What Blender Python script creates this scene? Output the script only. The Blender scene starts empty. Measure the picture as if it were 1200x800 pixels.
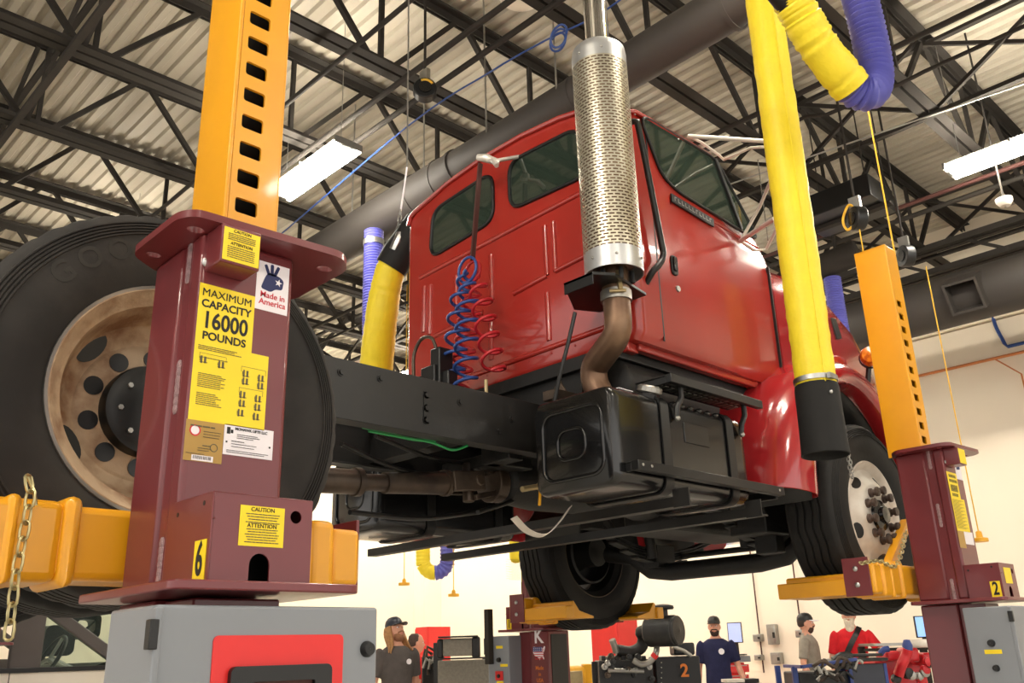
import bpy, bmesh, math, random
from math import sin, cos, pi, radians, atan2, hypot, sqrt
from mathutils import Vector, Matrix
from mathutils.geometry import tessellate_polygon
random.seed(7)
SC = bpy.context.scene
COL = SC.collection

# ------------------------------------------------------------------ camera, world, exposure
FOC, YAW, PIT, ROL = 1050.0, radians(45.5), radians(19.2), radians(-1.8)
CAM = Vector((0, 0, 1.4))
_f = Vector((cos(YAW) * cos(PIT), sin(YAW) * cos(PIT), sin(PIT)))
_r = Vector((sin(YAW), -cos(YAW), 0)); _u = _r.cross(_f)
RT = _r * cos(ROL) + _u * sin(ROL); UP = _u * cos(ROL) - _r * sin(ROL)
cd = bpy.data.cameras.new('camera'); cam = bpy.data.objects.new('camera', cd); COL.objects.link(cam)
cd.sensor_width = 36; cd.lens = 36 * FOC / 1200; cd.clip_start = .05; cd.clip_end = 200
mw = Matrix((RT, UP, -_f)).transposed().to_4x4(); mw.translation = CAM; cam.matrix_world = mw
SC.camera = cam
WORLD_STRENGTH, EXPOSURE, TUBE = 0.85, 1.12, 70.0
TUBE_COL = (1.0, .93, .80)
w = bpy.data.worlds.new('world'); SC.world = w; w.use_nodes = True
w.node_tree.nodes['Background'].inputs[0].default_value = (1.0, .95, .88, 1)
w.node_tree.nodes['Background'].inputs[1].default_value = WORLD_STRENGTH
vs = SC.view_settings; vs.view_transform = 'Standard'; vs.look = 'None'; vs.exposure = EXPOSURE; vs.gamma = 1
vs.use_curve_mapping = False

def ray(x, y): return RT * ((x - 600) / FOC) + UP * ((400 - y) / FOC) + _f
def on(x, y, ax, v):                       # the point seen at a photo pixel on the world plane axis = v
    d = ray(x, y); return CAM + d * ((v - CAM[ax]) / d[ax])
def dep(x, y, d): return CAM + ray(x, y) * d

# ------------------------------------------------------------------ materials
def lin(c):
    return tuple(((v / 255) / 12.92 if v / 255 <= .04045 else ((v / 255 + .055) / 1.055) ** 2.4) for v in c)
def mat(name, rgb, rough=.5, metal=0, var=.12, scale=6, bump=0, rgb2=None, spec=.5, coat=0, contrast=(.35, .65), emit=None, es=1):
    m = bpy.data.materials.new(name); m.use_nodes = True
    nt = m.node_tree; b = nt.nodes['Principled BSDF']; L = nt.links
    c = lin(rgb)
    tc = nt.nodes.new('ShaderNodeTexCoord'); n = nt.nodes.new('ShaderNodeTexNoise')
    n.inputs['Scale'].default_value = scale; n.inputs['Detail'].default_value = 6
    L.new(tc.outputs['Object'], n.inputs['Vector'])
    r = nt.nodes.new('ShaderNodeValToRGB'); L.new(n.outputs['Fac'], r.inputs['Fac'])
    d = lin(rgb2) if rgb2 else tuple(v * (1 - var) for v in c)
    r.color_ramp.elements[0].position, r.color_ramp.elements[1].position = contrast
    r.color_ramp.elements[0].color = (*d, 1); r.color_ramp.elements[1].color = (*c, 1)
    L.new(r.outputs['Color'], b.inputs['Base Color'])
    b.inputs['Roughness'].default_value = rough; b.inputs['Metallic'].default_value = metal
    b.inputs['Specular IOR Level'].default_value = spec; b.inputs['Coat Weight'].default_value = coat
    b.inputs['Coat Roughness'].default_value = .06
    if bump:
        bp = nt.nodes.new('ShaderNodeBump'); bp.inputs['Strength'].default_value = bump; bp.inputs['Distance'].default_value = .01
        n2 = nt.nodes.new('ShaderNodeTexNoise'); n2.inputs['Scale'].default_value = scale * 6; n2.inputs['Detail'].default_value = 4
        L.new(tc.outputs['Object'], n2.inputs['Vector']); L.new(n2.outputs['Fac'], bp.inputs['Height']); L.new(bp.outputs['Normal'], b.inputs['Normal'])
    if emit:
        b.inputs['Emission Color'].default_value = (*emit, 1); b.inputs['Emission Strength'].default_value = es
    return m
M = {}
M['maroon'] = mat('maroon_paint', (112, 42, 46), .34, var=.10, scale=3, coat=.25)
M['yellow'] = mat('lift_yellow_paint', (230, 160, 20), .38, var=.08, scale=4, coat=.2)
M['red'] = mat('truck_red_paint', (164, 43, 34), .26, var=.08, scale=2, coat=.5)
M['redgloss'] = mat('fender_red_paint', (158, 34, 38), .17, var=.06, scale=2, coat=.8)
M['black'] = mat('black_plastic', (15, 15, 15), .42, var=.3, scale=8)
M['blackgloss'] = mat('black_glossy_paint', (15, 15, 16), .24, var=.3, scale=5, coat=.25)
M['chassis'] = mat('chassis_black', (28, 26, 24), .46, var=.45, scale=4, bump=.12, rgb2=(17, 16, 15))
M['under'] = mat('greasy_underbody', (15, 14, 13), .6, var=.4, scale=6, bump=.2)
M['rubber'] = mat('tyre_rubber', (30, 29, 28), .7, var=.25, scale=7, bump=.08, spec=.3)
M['rubdust'] = mat('dusty_tyre_rubber', (52, 49, 46), .75, rgb2=(36, 34, 33), scale=5, bump=.1, spec=.3)
M['raised'] = mat('raised_tyre_letters', (46, 44, 41), .7, spec=.3)
M['rust'] = mat('rusty_cream_rim', (176, 152, 124), .62, rgb2=(122, 86, 58), scale=9, bump=.3, contrast=(.36, .56))
M['rimwhite'] = mat('white_rim_paint', (224, 218, 208), .42, rgb2=(196, 184, 170), scale=6)
M['silver'] = mat('silver_paint', (214, 208, 198), .3, .35, var=.06, scale=10)
M['weld'] = mat('weld_metal', (176, 146, 148), .4, .3, var=.3, scale=60, bump=.6)
M['housing'] = mat('lamp_housing_grey', (120, 118, 112), .5)
M['nut'] = mat('brown_plastic_caps', (74, 58, 50), .5, scale=9)
M['chrome'] = mat('chrome', (225, 225, 225), .14, 1, var=.05)
M['steel'] = mat('brushed_steel', (188, 188, 186), .34, 1, var=.12, scale=14)
M['galv'] = mat('galvanised_metal', (168, 166, 160), .4, .9, var=.15, scale=10)
M['rustpipe'] = mat('heat_browned_pipe', (140, 112, 88), .42, .7, rgb2=(96, 72, 58), scale=5)
M['shaft'] = mat('oily_brown_steel', (92, 78, 66), .42, .6, rgb2=(50, 42, 38), scale=5, bump=.15)
M['glass'] = mat('dark_green_glass', (44, 56, 47), .03, var=.15, scale=1.5, spec=.8, coat=.5)
M['grayp'] = mat('grey_enclosure_paint', (132, 136, 142), .42, var=.04, scale=3)
M['panelred'] = mat('red_console_panel', (222, 40, 38), .4, var=.05)
M['stick'] = mat('yellow_sticker', (247, 216, 26), .45, var=.04)
M['gold'] = mat('gold_sticker', (176, 138, 62), .45, var=.08)
M['white'] = mat('white_sticker', (238, 232, 236), .5, var=.03)
M['ink'] = mat('black_ink', (18, 18, 18), .6, var=.1)
M['inkgrey'] = mat('grey_print', (96, 88, 62), .6, var=.1)
M['navyink'] = mat('navy_ink', (34, 40, 92), .6, var=.1)
M['redink'] = mat('red_ink', (206, 34, 52), .6, var=.1)
M['orangeink'] = mat('orange_ink', (216, 120, 38), .6, var=.1)
M['zinc'] = mat('gold_zinc_chain', (190, 178, 132), .35, .85, var=.15)
M['joist'] = mat('dark_joist_paint', (58, 54, 50), .8, var=.2, scale=3, spec=.15)
M['deck'] = mat('grey_beige_roof_deck', (176, 167, 150), .6, var=.07, scale=2)
M['duct'] = mat('dark_grey_duct_paint', (56, 51, 47), .65, var=.08, scale=2)
M['wall'] = mat('cream_wall_paint', (244, 232, 212), .7, var=.03, scale=1, bump=.05)
M['floor'] = mat('grey_epoxy_floor', (214, 210, 202), .3, var=.1, scale=1.5)
M['hosey'] = mat('yellow_hose_fabric', (242, 216, 42), .5, var=.07, scale=12, bump=.22)
M['hoseb'] = mat('blue_hose_rubber', (92, 92, 178), .45, var=.12, scale=10)
M['airblue'] = mat('blue_air_line', (44, 74, 140), .35, var=.1)
M['airred'] = mat('red_air_line', (190, 34, 44), .35, var=.1)
M['strap'] = mat('brown_strap', (78, 42, 36), .7, var=.2)
M['amber'] = mat('amber_lens', (226, 128, 24), .18, rgb2=(170, 70, 10), scale=30, coat=.5)
M['brass'] = mat('brass', (190, 170, 128), .35, .8, var=.2, scale=12)
M['orangep'] = mat('orange_sprinkler_pipe', (206, 126, 72), .5, var=.1)
M['cord'] = mat('yellow_cord', (226, 176, 44), .5, var=.1)
M['grayrad'] = mat('grey_radiator_core', (128, 122, 110), .6, var=.2, scale=40)
M['engblk'] = mat('engine_black', (34, 33, 32), .45, rgb2=(20, 20, 20), scale=12, bump=.2)
M['engred'] = mat('engine_red', (198, 30, 40), .35, var=.2, scale=8)
M['engyel'] = mat('engine_yellow', (226, 166, 30), .4, var=.15, scale=8)
M['cabred'] = mat('cabinet_red', (226, 48, 44), .4, var=.05)
M['bluep'] = mat('blue_frame_paint', (40, 62, 130), .4, var=.1)
M['navypanel'] = mat('dark_navy_panel', (40, 44, 58), .4, var=.1)
M['screen'] = mat('lit_screen', (120, 150, 200), .3, emit=(.22, .42, .85), es=.55)
M['screen2'] = mat('grey_lit_screen', (150, 160, 200), .3, emit=(.40, .45, .75), es=.45)
M['tube'] = mat('lit_tube', (255, 250, 235), .4, emit=TUBE_COL, es=TUBE)
M['skin'] = mat('skin', (214, 156, 130), .5, var=.1, scale=9)
M['cream'] = mat('car_cream_paint', (240, 232, 216), .25, var=.03, coat=.5)
M['carglass'] = mat('car_trim_grey', (92, 86, 84), .5)
M['greenwire'] = mat('green_wire', (40, 150, 80), .5)

def hose_rib(m, axis_scale):
    pass

# ------------------------------------------------------------------ mesh helpers
class B:
    def __init__(s): s.bm = bmesh.new(); s.T = None
    def v(s, p):
        p = Vector(p)
        return s.bm.verts.new(s.T(p) if s.T else p)
    def f(s, vs):
        try: return s.bm.faces.new(vs)
        except ValueError: return None
    def box(s, x0, x1, y0, y1, z0, z1):
        p = [s.v((x, y, z)) for x in (x0, x1) for y in (y0, y1) for z in (z0, z1)]
        for q in ((0, 1, 3, 2), (4, 6, 7, 5), (0, 4, 5, 1), (2, 3, 7, 6), (0, 2, 6, 4), (1, 5, 7, 3)): s.f([p[i] for i in q])
        return s
    def obox(s, c, ax, ay, az, hx, hy, hz):
        c = Vector(c); ax, ay, az = Vector(ax), Vector(ay), Vector(az)
        p = [s.v(c + ax * (i * hx) + ay * (j * hy) + az * (k * hz)) for i in (-1, 1) for j in (-1, 1) for k in (-1, 1)]
        for q in ((0, 1, 3, 2), (4, 6, 7, 5), (0, 4, 5, 1), (2, 3, 7, 6), (0, 2, 6, 4), (1, 5, 7, 3)): s.f([p[i] for i in q])
        return s
    def bar(s, a, b, wd, ht, up=(0, 0, 1)):
        a, b = Vector(a), Vector(b); d = b - a; L = d.length; d.normalize()
        u = Vector(up); sd = d.cross(u)
        if sd.length < 1e-4: sd = d.cross(Vector((1, 0, 0)))
        sd.normalize(); u = sd.cross(d)
        return s.obox((a + b) / 2, d, sd, u, L / 2, wd / 2, ht / 2)
    def rings(s, R, closed=False, caps=True):
        vs = [[s.v(p) for p in r] for r in R]; n = len(vs[0])
        m = len(vs) if closed else len(vs) - 1
        for i in range(m):
            a, b = vs[i], vs[(i + 1) % len(vs)]
            for j in range(n): s.f([a[j], a[(j + 1) % n], b[(j + 1) % n], b[j]])
        if caps and not closed: s.f(vs[0][::-1]); s.f(vs[-1])
        return s
    def sheet(s, R):
        vs = [[s.v(p) for p in r] for r in R]
        for a, b in zip(vs, vs[1:]):
            for j in range(len(a) - 1): s.f([a[j], a[j + 1], b[j + 1], b[j]])
        return s
    def tube(s, P, r, seg=10, closed=False, caps=True, flat=1.0):
        P = [Vector(p) for p in P]; n = len(P); R = []
        t0 = (P[1] - P[0]).normalized()
        u = t0.cross(Vector((0, 0, 1)))
        if u.length < .1: u = t0.cross(Vector((1, 0, 0)))
        u.normalize()
        for i in range(n):
            if closed: t = P[(i + 1) % n] - P[i - 1]
            else: t = P[min(i + 1, n - 1)] - P[max(i - 1, 0)]
            t.normalize(); u = (u - t * u.dot(t)).normalized(); w_ = t.cross(u)
            rr = r[i] if isinstance(r, (list, tuple)) else r
            R.append([P[i] + (u * cos(2 * pi * k / seg) + w_ * sin(2 * pi * k / seg) * flat) * rr for k in range(seg)])
        return s.rings(R, closed, caps)
    def cyl(s, a, b, r0, r1=None, seg=20, caps=True):
        a, b = Vector(a), Vector(b)
        return s.tube([a, b], [r0, r0 if r1 is None else r1], seg, caps=caps)
    def lathe(s, prof, o, ax, seg=32, closed=False, caps=False):
        o = Vector(o); ax = Vector(ax).normalized()
        u = ax.cross(Vector((0, 0, 1)))
        if u.length < .1: u = ax.cross(Vector((1, 0, 0)))
        u.normalize(); w_ = ax.cross(u)
        R = [[o + ax * h + (u * cos(2 * pi * k / seg) + w_ * sin(2 * pi * k / seg)) * max(r, 1e-4) for k in range(seg)] for r, h in prof]
        return s.rings(R, closed, caps)
    def prism(s, poly, plane, a, b):
        k = 'xyz'.index(plane)
        def P(q, t):
            return [(t, q[0], q[1]), (q[0], t, q[1]), (q[0], q[1], t)][k]
        A = [s.v(P(q, a)) for q in poly]; Bv = [s.v(P(q, b)) for q in poly]; n = len(poly)
        s.f(A[::-1]); s.f(Bv)
        for i in range(n): s.f([A[i], A[(i + 1) % n], Bv[(i + 1) % n], Bv[i]])
        return s
    def plate(s, outer, holes, plane, a, b):                  # flat plate with holes cut through
        k = 'xyz'.index(plane)
        def P(q, t): return [(t, q[0], q[1]), (q[0], t, q[1]), (q[0], q[1], t)][k]
        loops = [outer] + holes
        pts = [q for l in loops for q in l]
        tris = tessellate_polygon([[Vector((q[0], q[1], 0)) for q in l] for l in loops])
        A = [s.v(P(q, a)) for q in pts]; Bv = [s.v(P(q, b)) for q in pts]
        for t in tris:
            s.f([A[i] for i in t]); s.f([Bv[i] for i in t[::-1]])
        o = 0
        for l in loops:
            n = len(l)
            for i in range(n): s.f([A[o + i], A[o + (i + 1) % n], Bv[o + (i + 1) % n], Bv[o + i]])
            o += n
        return s
    def ball(s, c, r, seg=16, rg=10):
        c = Vector(c); r = r if isinstance(r, (tuple, list)) else (r, r, r)
        R = []
        for i in range(1, rg):
            t = pi * i / rg
            R.append([c + Vector((r[0] * sin(t) * cos(2 * pi * k / seg), r[1] * sin(t) * sin(2 * pi * k / seg), r[2] * cos(t))) for k in range(seg)])
        return s.rings(R)
    def mesh(s, name):
        bmesh.ops.recalc_face_normals(s.bm, faces=s.bm.faces[:])
        me = bpy.data.meshes.new(name); s.bm.to_mesh(me); s.bm.free(); return me
    def done(s, name, m, parent=None, smooth=35, bevel=0, seg=2, label=None):
        o = bpy.data.objects.new(name, s.mesh(name)); return fin(o, m, parent, smooth, bevel, seg, label)
def fin(o, m, parent=None, smooth=35, bevel=0, seg=2, label=None):
    if o.name not in COL.objects: COL.objects.link(o)
    if m is not None: o.data.materials.append(M[m] if isinstance(m, str) else m)
    if smooth and o.data.polygons:
        o.data.polygons.foreach_set('use_smooth', [True] * len(o.data.polygons))
        o.data.set_sharp_from_angle(angle=radians(smooth))
    if bevel:
        md = o.modifiers.new('b', 'BEVEL'); md.width = bevel; md.segments = seg; md.limit_method = 'ANGLE'; md.angle_limit = radians(40); md.harden_normals = False
    if parent is not None:
        o.parent = parent; o.matrix_parent_inverse = Matrix.Translation(-parent.location)
    if label: o['label'] = label
    return o
def tag(o, label, cat, group=None, kind=None):
    o['label'] = label; o['category'] = cat
    if group: o['group'] = group
    if kind: o['kind'] = kind
    return o
def thing(name, loc, label, cat, group=None):
    o = bpy.data.objects.new(name, None); o.empty_display_size = .1; COL.objects.link(o); o.location = loc
    return tag(o, label, cat, group)
def struct(o): o['kind'] = 'structure'; return o
def kids(o): return [c for c in bpy.data.objects if c.parent == o]
def copy_tree(o, parent=None):
    c = o.copy(); COL.objects.link(c)
    if parent is not None:
        c.parent = parent; c.matrix_parent_inverse = o.matrix_parent_inverse.copy()
    for ch in kids(o): copy_tree(ch, c)
    return c
def text(name, body, o, rt, up, size, m, parent, align='CENTER', bold=0, sx=1.0):
    cu = bpy.data.curves.new('t', 'FONT'); cu.body = body; cu.size = size; cu.align_x = align; cu.align_y = 'CENTER'; cu.extrude = .0004; cu.offset = bold; cu.resolution_u = 4
    cu.space_line = .9
    ob = bpy.data.objects.new('t', cu); COL.objects.link(ob)
    bpy.context.view_layer.update()
    me = bpy.data.meshes.new_from_object(ob.evaluated_get(bpy.context.evaluated_depsgraph_get()))
    bpy.data.objects.remove(ob)
    rt, up = Vector(rt).normalized(), Vector(up).normalized()
    mm = Matrix((rt * sx, up, rt.cross(up))).transposed().to_4x4(); mm.translation = Vector(o); me.transform(mm)
    return fin(bpy.data.objects.new(name, me), m, parent, 0)
def lines(name, spots, o, rt, up, m, parent):               # unreadable small print: rows of short bars (x, y, length, height)
    b = B(); rt, up, o = Vector(rt), Vector(up), Vector(o); n = rt.cross(up)
    for x, y, L, h in spots:
        t = x
        while t < x + L - 1e-5:
            q = min(random.uniform(.004, .011) * max(1, h / .002), x + L - t)
            b.obox(o + rt * (t + q / 2) + up * y + n * .0004, rt, up, n, q / 2, h / 2, .0003); t += q + h * .7
    return b.done(name, m, parent, 0)
def evalmesh(o):
    dg = bpy.context.evaluated_depsgraph_get(); dg.update()
    return bpy.data.meshes.new_from_object(o.evaluated_get(dg))
def circ(cx, cy, r, n=16, rx=None):
    return [(cx + (rx or r) * cos(2 * pi * k / n), cy + r * sin(2 * pi * k / n)) for k in range(n)]
def rrect(x0, x1, y0, y1, r, n=4):
    P = []
    for cx, cy, a in ((x1 - r, y1 - r, 0), (x0 + r, y1 - r, 90), (x0 + r, y0 + r, 180), (x1 - r, y0 + r, 270)):
        for k in range(n + 1):
            t = radians(a + 90 * k / n); P.append((cx + r * cos(t), cy + r * sin(t)))
    return P
def rpoly(P, r, n=4):                                        # rounded corners on a 2D polygon
    out = []
    for i in range(len(P)):
        a, b, c = Vector(P[i - 1]), Vector(P[i]), Vector(P[(i + 1) % len(P)])
        rr = min(r, (a - b).length * .45, (c - b).length * .45)
        p, q = b + (a - b).normalized() * rr, b + (c - b).normalized() * rr
        for k in range(n + 1):
            t = k / n; out.append(tuple(p * (1 - t) ** 2 + b * 2 * t * (1 - t) + q * t * t))
    return out
def bez(P, n=24):                                            # smooth curve through points
    P = [Vector(p) for p in P]; out = []; Q = [P[0] * 2 - P[1]] + P + [P[-1] * 2 - P[-2]]
    m = max(2, n // (len(P) - 1))
    for i in range(1, len(Q) - 2):
        a, b, c, d = Q[i - 1:i + 3]
        for k in range(m):
            t = k / m
            out.append(.5 * ((2 * b) + (c - a) * t + (2 * a - 5 * b + 4 * c - d) * t * t + (3 * b - a - 3 * c + d) * t ** 3))
    return out + [P[-1]]
def chain(name, P, m, parent, L=.03, wr=.0035, wd=.009, label=None):
    b = B(); P = [Vector(p) for p in P]
    tot = sum((q - p).length for p, q in zip(P, P[1:])); n = max(2, int(tot / (L * .78)))
    def at(t):
        s_ = t * tot
        for p, q in zip(P, P[1:]):
            l = (q - p).length
            if s_ <= l or q is P[-1]: return p.lerp(q, min(1, s_ / l)), (q - p).normalized()
            s_ -= l
    for i in range(n):
        c, d = at((i + .5) / n)
        u = d.cross(Vector((.3, .9, .2))).normalized(); v_ = d.cross(u)
        w_ = (u * cos(.6) + v_ * sin(.6)) if i % 2 else (u * sin(.6) - v_ * cos(.6))
        pts = []
        for k in range(12):
            a = 2 * pi * k / 12
            sh = 1 if cos(a) > .2 else (-1 if cos(a) < -.2 else 0)
            pts.append(c + d * (sh * (L / 2 - wd) + cos(a) * wd) + w_ * sin(a) * wd)
        b.tube(pts, wr, 5, closed=True)
    return b.done(name, m, parent, 60, label=label)

# ------------------------------------------------------------------ the hall
struct(B().box(-12, 14.3, -12, 17.6, -.1, 0).done('floor', 'floor'))
b = B(); pts = []
x = -12.0
while x < 14:
    pts += [(x, 7.55), (x + .065, 7.55), (x + .085, 7.588), (x + .14, 7.588)]; x += .16
pts.append((14.2, 7.55))
b.sheet([[(px_, -12, pz) for px_, pz in pts], [(px_, 17.5, pz) for px_, pz in pts]])
struct(b.done('ceiling', 'deck', smooth=0))
b = B().box(14, 14.3, -12, 17.6, 0, 5.88).box(13.93, 14.3, -12, 17.6, 5.9, 7.7)
struct(b.done('wall_front', 'wall', smooth=0))
struct(B().box(-12, 14, 17.3, 17.6, 0, 7.7).box(13.5, 14, 16.9, 17.3, 0, 7.7).done('wall_left', 'wall', smooth=0))
struct(B().box(13.985, 14, -12, 16.9, 0, .12).done('baseboard_front', 'black', smooth=0))

# open-web roof joists along x
JY = [-2.0, -.45, 1.08, 2.60, 4.08, 5.66, 7.22, 8.74, 10.3, 11.8, 13.3, 14.8, 16.3]
def joist(y):
    r = bpy.data.objects.new('ceiling_beam', None); COL.objects.link(r); r.location = (4, y, 6.45); struct(r)
    for nm, z, t in (('top_chord', 7.47, -1), ('bottom_chord', 6.47, 1)):
        b = B()
        for s in (-1, 1):
            ya, yb = sorted((y + s * .014, y + s * .105))
            b.box(-12, 14, ya, yb, z - .006 * t - .006, z - .006 * t + .006)
            ya, yb = sorted((y + s * .014, y + s * .026)); za, zb = sorted((z, z + t * .085))
            b.box(-12, 14, ya, yb, za, zb)
        struct(b.done(nm, 'joist', r, 0))
    b = B(); k = -8
    while k < 6:
        xb = 4.0 + 1.95 * k
        if xb < 13.6:
            for dx in (-.975, .975): b.bar((xb + .12 * (1 if dx > 0 else -1), y, 6.5), (xb + dx * .95, y, 7.45), .05, .05)
            b.bar((xb, y, 6.5), (xb, y, 7.45), .042, .042)
        k += 1
    struct(b.done('web_bars', 'joist', r, 0))
    return r
J0 = joist(JY[0])
for y in JY[1:]:
    c = copy_tree(J0); c.location.y = y
# bridging angles and cross braces between the joists
n = 0
for xb in (1.85, 8.6, 12.2):
    r = bpy.data.objects.new('ceiling_beam', None); COL.objects.link(r); r.location = (xb, 5, 6.45); struct(r)
    struct(B().box(xb - .03, xb + .03, -12, 17, 6.40, 6.446).done('lower_bridging', 'joist', r, 0))
    struct(B().box(xb + .22, xb + .28, -12, 17, 7.38, 7.42).done('upper_bridging', 'joist', r, 0))
    b = B()
    for ya, yb in zip(JY, JY[1:]):
        b.bar((xb + .05, ya, 6.5), (xb + .2, yb, 7.4), .04, .04); b.bar((xb + .1, ya, 7.4), (xb + .1, yb, 6.5), .04, .04)
    struct(b.done('cross_brace', 'joist', r, 0))
r = bpy.data.objects.new('ceiling_beam', None); COL.objects.link(r); r.location = (11.9, 4, 6.2); struct(r)
b = B()
for z in (6.05, 6.4): b.box(11.85, 11.93, -12, 17, z, z + .08).box(11.97, 12.05, -12, 17, z, z + .08)
for k in range(30): b.bar((11.95, -12 + k, 6.1), (11.95, -11.5 + k, 6.42), .04, .04)
struct(b.done('girder', 'joist', r, 0))

# lamps: twin-tube strip fixtures
def lamp(x, y, label, group=None):
    t = thing('strip_light', (x, y, 5.95), label, 'ceiling light', group)
    b = B().box(x - .085, x + .085, y - .62, y + .62, 5.985, 6.02)
    for e in (-.63, 0, .63): b.box(x - .15, x + .15, y + e - .012, y + e + .012, 5.93, 6.0)
    b.done('housing', 'housing', t, 0)
    for s in (-1, 1): B().cyl((x + s * .115, y - .62, 5.945), (x + s * .115, y + .62, 5.945), .036, seg=12).done('fluorescent_tube', 'tube', t)
    for yy in (y - .5, y + .5):
        B().cyl((x, yy, 6.03), (x, yy, 7.6), .004, seg=6).done('hanger_wire', 'galv', t)
    return t
lamp(4.08, 6.89, 'lit twin-tube ceiling light hanging beside the yellow column of lift six', 'strip lights')
lamp(9.0, 2.02, 'lit twin-tube ceiling light hanging above lift two, beside the white sensor', 'strip lights')
for x, y in ((9, 6.9), (9, 11.7), (4.08, 11.9), (4.08, 1.6), (-.9, 1.6), (-.9, -3), (4.08, -3), (9, -3), (-4.5, 1.6), (12.3, 9.2), (12.3, 13.0), (12.3, 16.2), (9, 15.6)):  # unseen lamps added to brighten the hall and far wall
    lamp(x, y, 'added unseen twin-tube light further off over the shop floor', 'added strip lights')

# spiral duct along y behind the cab
t = thing('spiral_duct', (5.12, 5, 5.9), 'long dark grey round duct passing behind the red cab roof', 'duct')
b = B().tube([(5.2, 17, 5.95), (5.2, 6.2, 5.95), (5.14, 5.95, 5.95), (5.12, 2.75, 5.95), (5.12, 2.5, 5.98), (5.12, -8, 5.98)], [.235, .235, .185, .185, .16, .16], 28)
b.done('duct_tube', 'duct', t)
for y, r in ((6.6, .243), (6.2, .243), (5.9, .194), (2.75, .194), (9.5, .243), (4.3, .19)):
    B().cyl((5.2 if y > 6 else 5.13, y - .02, 5.95), (5.2 if y > 6 else 5.13, y + .02, 5.95), r, seg=28).done('joint_band', 'duct', t)
for y in (6.32, 7.6, 4.4, 5.3):
    xx = 5.2 if y > 6 else 5.13
    B().cyl((xx - .17, y, 6.0), (xx - .17, y, 7.5), .009, seg=6).done('hanger_rod', 'galv', t)
# duct along the front wall with square outlets
t = thing('wall_duct', (11.4, 4, 5.4), 'wide dark round duct running along the front wall', 'duct')
B().cyl((11.4, -8, 5.45), (11.4, 12, 5.45), .33, seg=32).done('duct_tube', 'duct', t)
for y, zz in ((3.36, 5.62), (6.1, 5.5), (.6, 5.6)):
    b = B(); o = Vector((11.12, y, 5.4)); d = Vector((-.85, 0, -.5)).normalized(); u = Vector((0, 1, 0)); n_ = d.cross(u)
    R = [[o + d * h + u * (a * s) + n_ * (c * s) for a, c in ((-1, -1), (1, -1), (1, 1), (-1, 1))] for h, s in ((-.2, .2), (.2, .2), (.2, .17), (-.1, .17))]
    b.rings(R, caps=False); b.sheet([[R[3][0], R[3][1]], [R[3][3], R[3][2]]])
    b.done('square_outlet', 'duct', t, 0)

def pipe(name, P, r, m, label, cat, group=None, seg=10):
    return tag(B().tube(P, r, seg).done(name, m), label, cat, group)
pipe('conduit_pipe', [(3.58, 14, 6.3), (3.52, -6, 6.3)], .022, 'joist', 'thin dark pipe under the joists just beside the lamp', 'pipe')
o = pipe('sprinkler_pipe', [(4.13, 15, 6.3), (4.15, -6, 6.3)], .027, 'joist', 'dark sprinkler pipe carrying the small cord reel', 'pipe')
o = pipe('sprinkler_pipe', [(4.34, 15, 6.3), (4.52, -6, 6.3)], .027, 'joist', 'dark sprinkler pipe between the cord reel and the blue air line', 'pipe')
pipe('conduit_pipe', [(7.0, 14, 6.32), (7.15, -6, 6.32)], .028, 'joist', 'dark pipe crossing the joists above the blue hose loop', 'pipe')
pipe('conduit_pipe', [(7.55, 14, 6.36), (7.55, 3.4, 6.36), (7.55, 3.2, 6.28), (7.6, 2.5, 6.28), (7.7, 2.3, 6.36), (7.75, -6, 6.36)], .02, 'joist', 'kinked dark conduit crossing under the joists above the lamp', 'pipe')
pipe('tie_wire', [(7.9, 5, 6.25), (8.5, 1.2, 6.25), (9.4, -4, 6.25)], .009, 'galv', 'thin white line crossing below the joists above the lamp', 'line')
pipe('sprinkler_pipe', [(9.9, 14, 6.2), (9.9, -6, 6.2)], .025, 'strap', 'dark red pipe under the joists near the front wall', 'pipe')
pipe('sprinkler_pipe', [(10.4, 14, 6.28), (10.4, -6, 6.28)], .03, 'joist', 'dark pipe beside the dark red one near the front wall', 'pipe')
P = [on(x, y, 2, 6.15) for x, y in ((200, 372), (310, 290), (475, 150), (575, 84), (640, 47))]
pipe('air_line', bez(P + [on(700, 18, 2, 6.15), on(760, -25, 2, 6.15)], 30), .008, 'airblue', 'blue air line crossing under the joists above the cab roof', 'air line')
c = on(655, 40, 2, 6.1); rr_ = RT * .075; uu = UP * .085
pts = [c + rr_ * (cos(a) * .8 + .3 * sin(a)) + uu * sin(a) + _f * (.006 * k) for k, a in enumerate([2 * pi * i / 16 for i in range(40)])]
pipe('air_line_coil', pts, .010, 'airblue', 'small coil of blue air line hanging beside the exhaust stack', 'air line')
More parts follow.
